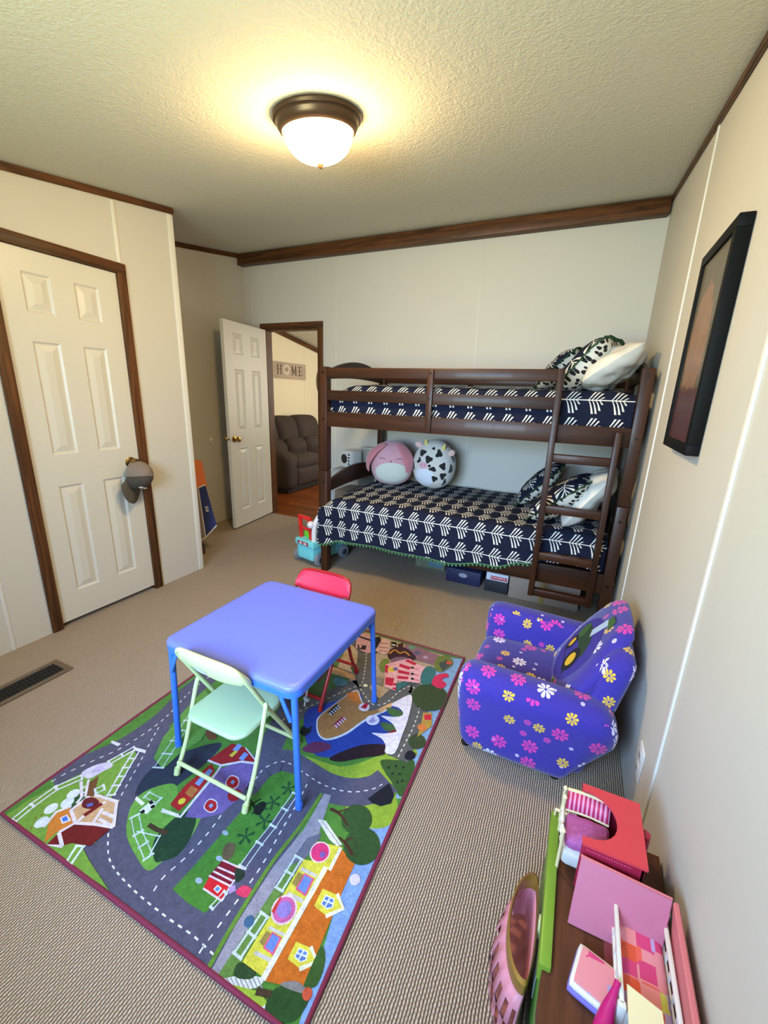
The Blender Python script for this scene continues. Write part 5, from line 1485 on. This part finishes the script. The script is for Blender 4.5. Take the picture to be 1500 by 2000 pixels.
# pink open doll room
m_pinkp = M('dusty_pink_plastic', (190, 108, 130), .45, var=.04); m_rosep = M('rose_plastic', (206, 112, 116), .45, var=.05)
pr = thing('pink_doll_room', 'open dusty pink doll room with tall back wall on the toy table', 'dollhouse', (.22, .70, TZ0))
def slab(name, pts, th, mat, par):
    """quad panel with thickness"""
    P = [Vector(p) for p in pts]; nrm = (P[1]-P[0]).cross(P[3]-P[0]).normalized()*th
    bm = bm_new(); hexa(bm, [*P, *[p+nrm for p in P]]); bmesh.ops.recalc_face_normals(bm, faces=bm.faces)
    bmesh.ops.bevel(bm, geom=list(bm.edges), offset=th*.25, segments=1, affect='EDGES'); return obj(name, bm, mat, par)
slab('back_wall', [(.129, .764, TZ0), (.300, .764, TZ0), (.312, .822, .415), (.140, .832, .415)], .005, m_pinkp, pr)
bm = bm_new(); tube(bm, [(.139, .832, .416), (.312, .822, .416)], .0028, 8); obj('wall_rim', bm, m_rosep, pr)
slab('side_wall', [(.312, .45, TZ0), (.318, .764, TZ0), (.313, .822, .415), (.308, .45, .415)], .012, m_rosep, pr)
slab('front_wall', [(.170, .520, TZ0), (.312, .520, TZ0), (.312, .512, .40), (.164, .532, .40)], .006, M('brown_pink_plastic', (150, 78, 74), .45), pr)
bm = bm_new(); box(bm, .20, .315, .525, .77, TZ0, TZ0+.004); obj('floor_panel', bm, M('plum_floor', (120, 52, 62), .5), pr)
# doll bunk frame with patchwork cover
def patch_mat(name, sc):
    k = NT(name); co = k.coord()
    vo = k.n('ShaderNodeTexVoronoi', distance='CHEBYCHEV'); k.l(co, vo.inputs['Vector']); vo.inputs['Scale'].default_value = sc; vo.inputs['Randomness'].default_value = .35
    sp = k.n('ShaderNodeSeparateXYZ'); k.l(vo.outputs['Color'], sp.inputs[0])
    rp = k.n('ShaderNodeValToRGB'); k.l(sp.outputs[0], rp.inputs[0]); rp.color_ramp.interpolation = 'CONSTANT'
    cols = ((0, (214, 84, 56)), (.2, (206, 62, 120)), (.42, (222, 140, 150)), (.6, (198, 196, 96)), (.74, (176, 156, 206)), (.86, (226, 96, 84)))
    el = rp.color_ramp.elements; el[0].position = 0; el[0].color = (*lin(cols[0][1]), 1); el[1].position = .2; el[1].color = (*lin(cols[1][1]), 1)
    for p, c in cols[2:]:
        e_ = el.new(p); e_.color = (*lin(c), 1)
    k.base(rp.outputs[0]); k.rough(.7)
    return k.m
m_patch = patch_mat('patchwork', 34)
wb = thing('white_doll_bed', 'white doll bed with patchwork cover and slatted side inside the pink doll room', 'doll bed', (.26, .72, TZ0+.005))
bm = bm_new(); rbox(bm, .222, .302, .636, .806, TZ0+.022, TZ0+.042, .008, 6); obj('cover', bm, m_patch, wb)
for x in (.215, .306):
    for y in (.628, .815):
        bm = bm_new(); box(bm, x-.007, x+.007, y-.006, y+.006, TZ0+.004, TZ0+.088 if y > .7 else TZ0+.07, .003); obj('post', bm, m_whitep, wb)
    bm = bm_new(); box(bm, x-.004, x+.004, .628, .815, TZ0+.060, TZ0+.070, .002); obj('side_rail', bm, m_whitep, wb)
    bm = bm_new(); box(bm, x-.003, x+.003, .628, .815, TZ0+.022, TZ0+.032, .002); obj('side_rail', bm, m_whitep, wb)
    for i in range(5):
        bm = bm_new(); box(bm, x-.002, x+.002, .655+i*.034, .660+i*.034, TZ0+.03, TZ0+.062); obj('slat', bm, m_whitep, wb, smooth=False)
for y in (.815, .628):
    bm = bm_new(); n = 14; A = [(.218+.086*i/n, TZ0+.045+.028*math.sin(PI*i/n)) for i in range(n+1)]
    prism(bm, A+[(.304, TZ0+.02), (.218, TZ0+.02)], lambda a, b, h: (a, h, b), y-.003, y+.003); obj('end_board', bm, m_whitep, wb)
tp = thing('doll_pillow_tray', 'square patchwork doll cushion on a purple and white tray on the toy table', 'toy cushion', (.178, .675, TZ0))
rz = Matrix.Translation((.181, .672, 0)) @ Matrix.Rotation(DEG(-14), 4, 'Z')
for nm, h, z0, z1, mt_, r_ in (('purple_base', .043, TZ0, TZ0+.013, M('toy_purple', (124, 108, 196), .45), .006), ('white_tray', .041, TZ0+.013, TZ0+.027, m_whitep, .006), ('cushion', .034, TZ0+.0265, TZ0+.031, m_patch, .002)):
    bm = bm_new(); rbox(bm, -h, h, -h, h, z0, z1, r_, 6, fn=lambda p: rz @ p); obj(nm, bm, mt_, tp)
mg = thing('magenta_doll_gown', 'glossy magenta toy dress piece leaning on the white doll bed', 'toy', (.19, .60, TZ0))
bm = bm_new(); tube(bm, catmull([(.209, .655, TZ0+.075), (.203, .640, TZ0+.066), (.192, .612, TZ0+.040), (.184, .575, TZ0+.022), (.181, .545, TZ0+.016)], 4), [.0055]*4+[.0065, .008, .010, .012, .014, .016, .017, .017, .017, .016, .015, .014, .013], 12); obj('gown', bm, M('magenta_gloss', (186, 22, 108), .25, var=.1), mg)
cp = thing('cream_toy_panel', 'cream arched toy headboard lying in the pink doll room', 'toy panel', (.245, .60, TZ0+.03))
slab('panel', [(.226, .548, TZ0+.040), (.288, .548, TZ0+.040), (.276, .642, TZ0+.078), (.222, .656, TZ0+.078)], .004, m_creamp, cp)
# pink doll basket with gold rim, on the carpet left of the table
bk = thing('pink_doll_basket', 'pink lattice doll basket with golden rim on the carpet beside the toy table', 'toy basket', (.045, .70, 0))
m_gold = M('gold_plastic', (150, 112, 48), .35, .25, var=.08); m_bpink = M('basket_pink', (214, 138, 156), .45, var=.04)
def bell(a, z, k=1.0):
    q = max(0, min(1, 1-z/.2)); g = math.sin(PI*min(1, q*1.15))
    ra = .046+.022*g-.012*q; rb = .112+.030*g-.02*q
    return Vector((.060-.012*g, .770-.055*q, z)) + Vector((ra*k*math.cos(a)*(1 if math.cos(a) < 0 else .3), rb*k*math.sin(a), 0))
N = 40; bm = bm_new(); rows = []
for j, z in enumerate([.004, .02, .05, .08, .11, .14, .17, .20]):
    rows.append([bm.verts.new(bell(2*PI*i/N, z)) for i in range(N)])
for j in range(7):
    for i in range(N):
        if 2 <= j <= 5 and (i+j) % 2 == 0 and 12 < i < 30: continue
        bm.faces.new((rows[j][i], rows[j][(i+1) % N], rows[j+1][(i+1) % N], rows[j+1][i]))
bm.faces.new(rows[0][::-1])
bo = obj('basket_wall', bm, m_bpink, bk); bo.modifiers.new('thickness', 'SOLIDIFY').thickness = .003
bm = bm_new(); rows = []
for z, k_ in ((.196, 1.02), (.214, 1.07), (.230, 1.06), (.234, .98), (.215, .94), (.190, .93)):
    rows.append([bm.verts.new(bell(2*PI*i/N, z, k_)) for i in range(N)])
for j in range(5):
    for i in range(N): bm.faces.new((rows[j][i], rows[j][(i+1) % N], rows[j+1][(i+1) % N], rows[j+1][i]))
obj('gold_rim', bm, m_gold, bk)
bm = bm_new(); vs = [bm.verts.new(bell(2*PI*i/N, .10, .96)) for i in range(N)]; bm.faces.new(vs); obj('liner', bm, M('basket_inside', (176, 106, 98), .6, var=.25, vscale=40), bk)

# ================================================================== PUSH TOY AT THE FOOT OF THE BED
RT = Matrix.Translation((-1.945, 2.70, 0)) @ Matrix.Rotation(DEG(-14), 4, 'Z')
pt_ = thing('push_toy', 'teal wheeled push toy with red frame and white handle at the foot of the bed', 'push toy', (-1.88, 2.85, 0))
m_teal = M('teal_plastic', (118, 208, 214), .4, var=.03); m_rp = M('bright_red_plastic', (218, 40, 36), .4, var=.03); m_whl = M('grey_wheel', (128, 130, 138), .6); m_wh = M('white_handle', (224, 218, 220), .4, var=.02)
def tr(bm):
    for v in bm.verts: v.co = RT @ v.co
    return bm
bm = bm_new(); rbox(bm, -.105, .105, .0, .40, .045, .165, .015, 6, fn=lambda p: Vector((p.x*(.92+.08*min(1, p.z/.15)), p.y, p.z))); obj('body', tr(bm), m_teal, pt_)
bm = bm_new(); rbox(bm, -.115, .112, -.012, .40, .158, .225, .018, 6, fn=lambda p: Vector((p.x*(1.06-.9*max(0, p.z-.16)), p.y, p.z))); obj('hood', tr(bm), m_teal, pt_)
for x in (-.06, .0, .06):
    bm = bm_new(); box(bm, x-.004, x+.004, -.006, .004, .055, .15, .002); obj('rib', tr(bm), m_teal, pt_)
bm = bm_new(); box(bm, -.075, .055, -.016, -.010, .178, .206, .003); lb = obj('label_plate', tr(bm), M('label_red', (150, 36, 44), .5), pt_)
for x in (-.035, .02):
    bm = bm_new(); box(bm, x-.018, x+.018, -.018, -.0155, .184, .200, .001); obj('label_mark', tr(bm), M('label_white', (222, 206, 210), .5), lb)
bm = bm_new()
for a in ((-.092, -.062, .215, .40), (.030, .058, .215, .40)): box(bm, a[0], a[1], .02, .045, a[2], a[3], .006)
for z in (.295, .385): box(bm, -.092, .058, .02, .045, z, z+(.02 if z < .35 else .03), .006)
for v in bm.verts: v.co.x -= .10*(v.co.z-.215)
obj('red_frame', tr(bm), m_rp, pt_)
bm = bm_new(); box(bm, -.065, .03, .05, .11, .22, .275, .005); obj('green_block', tr(bm), M('lime_block', (128, 214, 44), .45), pt_)
bm = bm_new(); tube(bm, catmull([(.082, .03, .19), (.084, .03, .30), (.088, .04, .37), (.105, .07, .43), (.13, .12, .49)], 5), .022, 12); obj('handle', tr(bm), m_wh, pt_)
bm = bm_new(); bmesh.ops.create_uvsphere(bm, u_segments=16, v_segments=10, radius=.031, matrix=Matrix.Translation((.064, .012, .362))); obj('handle_knob', tr(bm), m_wh, pt_)
for x, y in ((-.125, .05), (.118, .06), (-.125, .335), (.118, .335)):
    bm = bm_new(); lathe(bm, [(0, -.018), (.038, -.018), (.055, -.014), (.058, -.006), (.058, .006), (.055, .014), (.038, .018), (0, .018)], 28, mtx=RT @ Matrix.Translation((x, y, .058)) @ Matrix.Rotation(PI/2, 4, 'Y'))
    wo = obj('wheel', bm, m_whl, pt_)
    bm = bm_new(); lathe(bm, [(0, .0205), (.026, .0205), (.028, .017)], 20, mtx=RT @ Matrix.Translation((x, y, .058)) @ Matrix.Rotation(PI/2, 4, 'Y')); obj('hub', bm, M('hub_dark', (52, 56, 66), .4), wo)

# ================================================================== UNDER THE BED
def crate(name, label, cat, b, mat, bev=.004, lid=None):
    t = thing(name, label, cat, ((b[0]+b[1])/2, (b[2]+b[3])/2, 0))
    bm = bm_new(); box(bm, *b, bev); o = obj('box_body', bm, mat, t)
    return t, o
cx, _ = crate('cardboard_box', 'plain tan cardboard box under the bed behind the ladder', 'box', (-.31, .16, 2.93, 3.40, .0, .245), M('cardboard', (150, 132, 116), .85, var=.08))
bm = bm_new(); box(bm, -.10, -.06, 2.9285, 2.9305, .0, .2, .0005); obj('tape', bm, M('tape', (150, 122, 74), .5), cx)
mb, mbo = crate('board_game_box', 'flat white board game box with red lettering band under the bed', 'board game', (-.485, -.325, 2.96, 3.36, .090, .150), M('game_white', (206, 210, 218), .6, var=.03))
bm = bm_new(); box(bm, -.49, -.32, 2.955, 3.38, .0, .0895, .003); obj('lower_box', bm, M('game_under_shade', (34, 34, 42), .7, var=.1), mb)  # box below the game, coloured dark to give the shade under it
bm = bm_new(); box(bm, -.452, -.330, 2.9588, 2.9602, .100, .128, .0003); bnd = obj('title_band', bm, M('game_red', (178, 30, 44), .5), mbo)
me = text_mesh('MONOPOLY', .024, frame_mtx((-.391, 2.9585, .114), (1, 0, 0), (0, 0, 1)), .0003); mobj('lettering', me, M('game_letter', (232, 230, 230), .5), bnd, False)
nb, nbo = crate('navy_box', 'navy blue patterned box under the middle of the bed', 'box', (-.80, -.53, 2.98, 3.35, .0, .115), M('navy_carton', (34, 36, 72), .6, var=.2, vscale=30))
bm = bm_new()
for i in range(7): bmesh.ops.create_icosphere(bm, subdivisions=1, radius=.007, matrix=Matrix.Translation((-.77+i*.035, 2.981, .062+.01*math.sin(i*2))) @ Matrix.Diagonal((1, .15, 1, 1)))
obj('dot_print', bm, M('dot_grey', (150, 150, 166), .6), nbo)
bm = bm_new(); vs = [bm.verts.new((-.665+.034*math.cos(a), 2.9785, .072+.018*math.sin(a))) for a in [2*PI*i/20 for i in range(20)]]; bm.faces.new(vs); obj('oval_print', bm, M('oval_pale', (156, 158, 170), .6), nbo)
pb, pbo = crate('storybook_box', 'olive and teal printed flat box far under the bed', 'box', (-1.12, -.86, 3.14, 3.46, .0, .075), M('printed_box', (112, 118, 92), .6, var=.5, vscale=26))
bm = bm_new(); box(bm, -1.0, -.88, 3.138, 3.141, .02, .065, .0005); obj('picture_print', bm, M('teal_print', (84, 122, 128), .6, var=.3, vscale=50), pbo)

# ================================================================== CORNER CLUTTER BEHIND THE FOOT OF THE BED
gd = thing('grey_dresser', 'low light grey dresser between the bed foot and the far wall', 'dresser', (-2.06, 3.60, 0))
m_gry = M('dresser_grey', (176, 172, 166), .55, var=.04)
bm = bm_new(); box(bm, -2.13, -1.84, 3.42, 3.77, .02, .70, .006); dbd = obj('body', bm, m_gry, gd)
for z in (.05, .27, .49):
    bm = bm_new(); box(bm, -2.12, -1.855, 3.412, 3.424, z, z+.19, .004); dr = obj('drawer', bm, M('drawer_grey', (186, 182, 176), .5), gd)
    bm = bm_new(); bmesh.ops.create_icosphere(bm, subdivisions=2, radius=.012, matrix=Matrix.Translation((-2.02, 3.402, z+.095))); obj('drawer_knob', bm, m_steelw, dr)
hv = thing('white_radio', 'white plastic toy radio with a round dial on the grey dresser', 'toy radio', (-2.0, 3.55, .70))
RM = Matrix.Translation((-1.985, 3.56, .703)) @ Matrix.Rotation(DEG(-22), 4, 'Z')
bm = bm_new(); rbox(bm, -.085, .085, -.07, .06, .0, .175, .02, 6, fn=lambda p: RM @ p); hb_ = obj('case', bm, M('radio_white', (222, 220, 216), .4, var=.02), hv)
bm = bm_new(); box(bm, -.075, .075, -.074, -.068, .012, .163, .004, mtx=RM); obj('face_plate', bm, M('radio_face', (232, 232, 232), .4), hv)
bm = bm_new(); lathe(bm, [(0, 0), (.042, 0), (.045, .004), (.036, .008), (0, .008)], 28, mtx=RM @ Matrix.Translation((-.028, -.074, .09)) @ Matrix.Rotation(PI/2, 4, 'X')); obj('dial', bm, M('radio_dark', (44, 42, 40), .5), hv)
for z in (.045, .075, .105, .135):
    bm = bm_new(); box(bm, .030, .055, -.078, -.073, z-.008, z+.008, .002, mtx=RM); obj('button', bm, M('radio_btn', (60, 62, 72), .5), hv)
sp_ = thing('clear_storage_bin', 'clear plastic storage bin on the grey dresser behind the radio', 'storage bin', (-1.9, 3.68, .70))
bm = bm_new(); box(bm, -1.935, -1.80, 3.655, 3.768, .703, .885, .008); obj('bin_body', bm, M('bin_plastic', (168, 166, 158), .3, var=.04), sp_)
bm = bm_new(); box(bm, -1.941, -1.793, 3.648, 3.772, .880, .897, .004); obj('lid', bm, M('bin_lid', (196, 194, 188), .35), sp_)
wt = thing('white_toy_bin', 'tall white bin beside the grey dresser in the corner', 'toy bin', (-2.22, 3.63, 0))
bm = bm_new(); rbox(bm, -2.30, -2.145, 3.50, 3.76, .0, .56, .02, 6); obj('bin_body', bm, M('bin_white', (206, 208, 214), .45, var=.03), wt)
gt = thing('grey_toy_case', 'grey toy case with a green oval picture beside the bed foot', 'toy case', (-1.87, 3.1, 0))
bm = bm_new(); rbox(bm, -1.92, -1.785, 3.12, 3.40, .0, .575, .015, 6); gto = obj('case_body', bm, M('case_grey', (112, 104, 94), .55, var=.1), gt)
bm = bm_new()
lathe(bm, [(0, .001), (.055, .001), (.060, .003), (.060, .0), (0, 0)], 24, mtx=Matrix.Translation((-1.784, 3.26, .50)) @ Matrix.Rotation(PI/2, 4, 'Y') @ Matrix.Diagonal((.75, 1.3, 1, 1))); obj('oval_rim', bm, M('oval_cream', (206, 204, 178), .5), gto)
bm = bm_new()
lathe(bm, [(0, .003), (.046, .003), (.046, .001), (0, .001)], 24, mtx=Matrix.Translation((-1.783, 3.26, .50)) @ Matrix.Rotation(PI/2, 4, 'Y') @ Matrix.Diagonal((.75, 1.3, 1, 1))); obj('green_picture', bm, M('oval_green', (86, 132, 70), .5, var=.3, vscale=60), gto)

# ================================================================== BAG IN THE RECESS
bg = thing('paper_bag', 'navy printed paper bag with white edges leaning in the recess by the closet', 'bag', (-2.84, 2.48, .0))
slab('front_panel', [(-2.815, 2.47, .165), (-2.735, 2.52, .27), (-2.862, 2.55, .60), (-2.91, 2.52, .575)], .006, M('bag_navy', (44, 54, 112), .6, var=.08), bg)
slab('side_panel', [(-2.93, 2.38, .07), (-2.815, 2.462, .16), (-2.91, 2.512, .575), (-2.99, 2.47, .55)], .005, M('bag_taupe', (134, 122, 118), .7, var=.05), bg)
bm = bm_new(); tube(bm, [(-2.93, 2.375, .068), (-2.813, 2.46, .158), (-2.732, 2.515, .266)], .006, 8); tube(bm, [(-2.912, 2.514, .577), (-2.86, 2.545, .604)], .007, 8); tube(bm, [(-2.813, 2.46, .16), (-2.912, 2.512, .577)], .004, 8); obj('white_edge', bm, M('bag_edge', (222, 216, 206), .7), bg)
me = text_mesh('es', .060, frame_mtx((-2.828, 2.508, .40), (-.13, .03, .36), (-.72, -.5, -.2)), .001); mobj('lettering', me, M('bag_letter', (226, 226, 232), .6), bg, False)
og = thing('orange_sheet', 'orange card sheet standing behind the navy bag in the recess', 'sheet', (-2.93, 2.5, .55))
slab('card', [(-2.96, 2.49, .56), (-2.865, 2.570, .58), (-2.925, 2.585, .80), (-2.99, 2.53, .82)], .004, M('orange_card', (214, 112, 58), .6), og)
bs = thing('brown_stand', 'small dark brown block under the bag in the recess', 'block', (-2.87, 2.42, 0))
bm = bm_new(); box(bm, -2.935, -2.84, 2.385, 2.47, 0, .09, .004); obj('block', bm, M('brown_block', (74, 52, 38), .7), bs)

# ================================================================== LIVING ROOM FURNITURE
so = thing('recliner_sofa', 'dark grey-brown microfibre recliner sofa in the living room', 'sofa', (-4.0, 5.4, 0))
m_sofa = M('sofa_fabric', (56, 44, 39), .85, var=.18, vscale=7, bump=.15, bscale=14, bdist=.02); m_sdk = M('sofa_dark', (34, 28, 26), .88, var=.1)
def spart(name, b, r=.06, puff=(0, 0, 0), fn=None, mat=m_sofa):
    bm = bm_new(); rbox(bm, *b, r, 10, puff, fn); return obj(name, bm, mat, so)
spart('plinth', (-4.42, -3.62, 4.66, 6.40, .0, .10), .02, mat=m_sdk)
spart('arm', (-4.36, -3.57, 4.60, 4.86, .05, .53), .09, (.01, .01, .02))
spart('arm_pad', (-4.30, -3.60, 4.60, 4.90, .47, .63), .07, (.02, .01, .03), lambda p: p+Vector((0, 0, -.10*max(0, (p.x+3.95)/.35))))
for y0, y1 in ((4.87, 5.52), (5.53, 6.18)):
    spart('footrest', (-3.78, -3.60, y0, y1, .07, .34), .05, (.03, 0, .0))
    spart('seat_cushion', (-4.20, -3.62, y0, y1, .30, .50), .08, (.02, 0, .03))
leanb = lambda p: p+Vector((-.20*max(0, p.z-.45), 0, 0))
for y0, y1 in ((4.72, 5.10), (5.11, 5.60), (5.61, 6.20)):
    spart('back_cushion', (-4.32, -4.02, y0, y1, .46, 1.02), .10, (.04, .0, .02), leanb)
    spart('lumbar_cushion', (-4.22, -3.92, y0, y1, .44, .70), .10, (.04, 0, .02))
spart('rear_panel', (-4.46, -4.26, 4.66, 6.30, .05, .92), .06, mat=m_sdk)
hs_ = thing('home_sign', 'grey-washed wooden HOME sign with a wreath for its O on the living room wall', 'wall sign', (LX0, 5.88, 1.6))
bm = bm_new(); box(bm, LX0+.001, LX0+.022, 5.42, 6.34, 1.602, 1.856, .003); brd = obj('board', bm, wood('sign_wood', (196, 178, 158), (164, 148, 132), 'y', .8, 9, .08), hs_)
m_let = M('sign_letter', (92, 76, 64), .8)
def stroke_letters(origin, strokes, mat, name, w):
    bm = bm_new()
    for (a, b, c, d, ww) in strokes:
        p = Vector((0, a, b)); q = Vector((0, c, d)); dr_ = (q-p).normalized(); n = Vector((0, -dr_.z, dr_.y))*ww/2
        hexa(bm, [Vector(origin)+v+Vector((dx, 0, 0)) for dx in (0, .003) for v in (p+n, q+n, q-n, p-n)])
    return obj(name, bm, mat, brd, smooth=False)
LH = .14
def serif(x, z, w=.045): return (x-w/2, z, x+w/2, z, .010)
stroke_letters((LX0+.022, 5.56, 1.67), [(.02, 0, .02, LH, .020), (.10, 0, .10, LH, .020), (.02, LH/2, .10, LH/2, .009), serif(.02, 0), serif(.02, LH), serif(.10, 0), serif(.10, LH)], m_let, 'letter_h', .02)
stroke_letters((LX0+.022, 5.93, 1.67), [(.02, 0, .02, LH, .012), (.02, LH, .07, .02, .020), (.07, .02, .12, LH, .010), (.12, 0, .12, LH, .022), serif(.02, 0), serif(.02, LH, .03), serif(.12, 0), serif(.12, LH, .03)], m_let, 'letter_m', .02)
stroke_letters((LX0+.022, 6.13, 1.67), [(.02, 0, .02, LH, .022), (.02, .004, .10, .004, .010), (.02, LH-.004, .10, LH-.004, .010), (.02, LH/2, .08, LH/2, .009), (.10, 0, .10, .03, .008), (.10, LH-.03, .10, LH, .008), serif(.01, 0, .04), serif(.01, LH, .04)], m_let, 'letter_e', .02)
bm = bm_new()
for i in range(28):
    a = 2*PI*i/28; r_ = .066+.010*math.sin(i*2.7)
    bmesh.ops.create_icosphere(bm, subdivisions=1, radius=.017, matrix=Matrix.Translation((LX0+.026, 5.80+r_*math.cos(a), 1.745+r_*math.sin(a))) @ Matrix.Diagonal((.3, 1, .8, 1)))
obj('wreath', bm, M('wreath_cream', (222, 212, 192), .8, var=.1), brd, label='cream wreath standing for the letter O')
bm = bm_new(); hp = []
for i in range(24):
    t = 2*PI*i/24; hp.append((.030*math.sin(t)**3*1.05, .026*(.81*math.cos(t)-.31*math.cos(2*t)-.12*math.cos(3*t))))
prism(bm, hp, lambda a, b, h: (h, 5.80+a, 1.748+b), LX0+.0225, LX0+.027); obj('heart', bm, M('heart_brown', (150, 130, 112), .8), brd)
wd_ = thing('round_wall_decor', 'round dark rustic wall decoration half hidden behind the bed post', 'wall decor', (LX0, 6.95, 1.6))
bm = bm_new(); lathe(bm, [(0, 0), (.34, 0), (.345, .012), (.32, .02), (.30, .012), (0, .012)], 48, mtx=Matrix.Translation((LX0+.002, 7.03, 1.60)) @ Matrix.Rotation(PI/2, 4, 'Y')); obj('disc', bm, wood('rustic', (112, 92, 70), (78, 64, 50), 'z', .8, 8, .1), wd_)
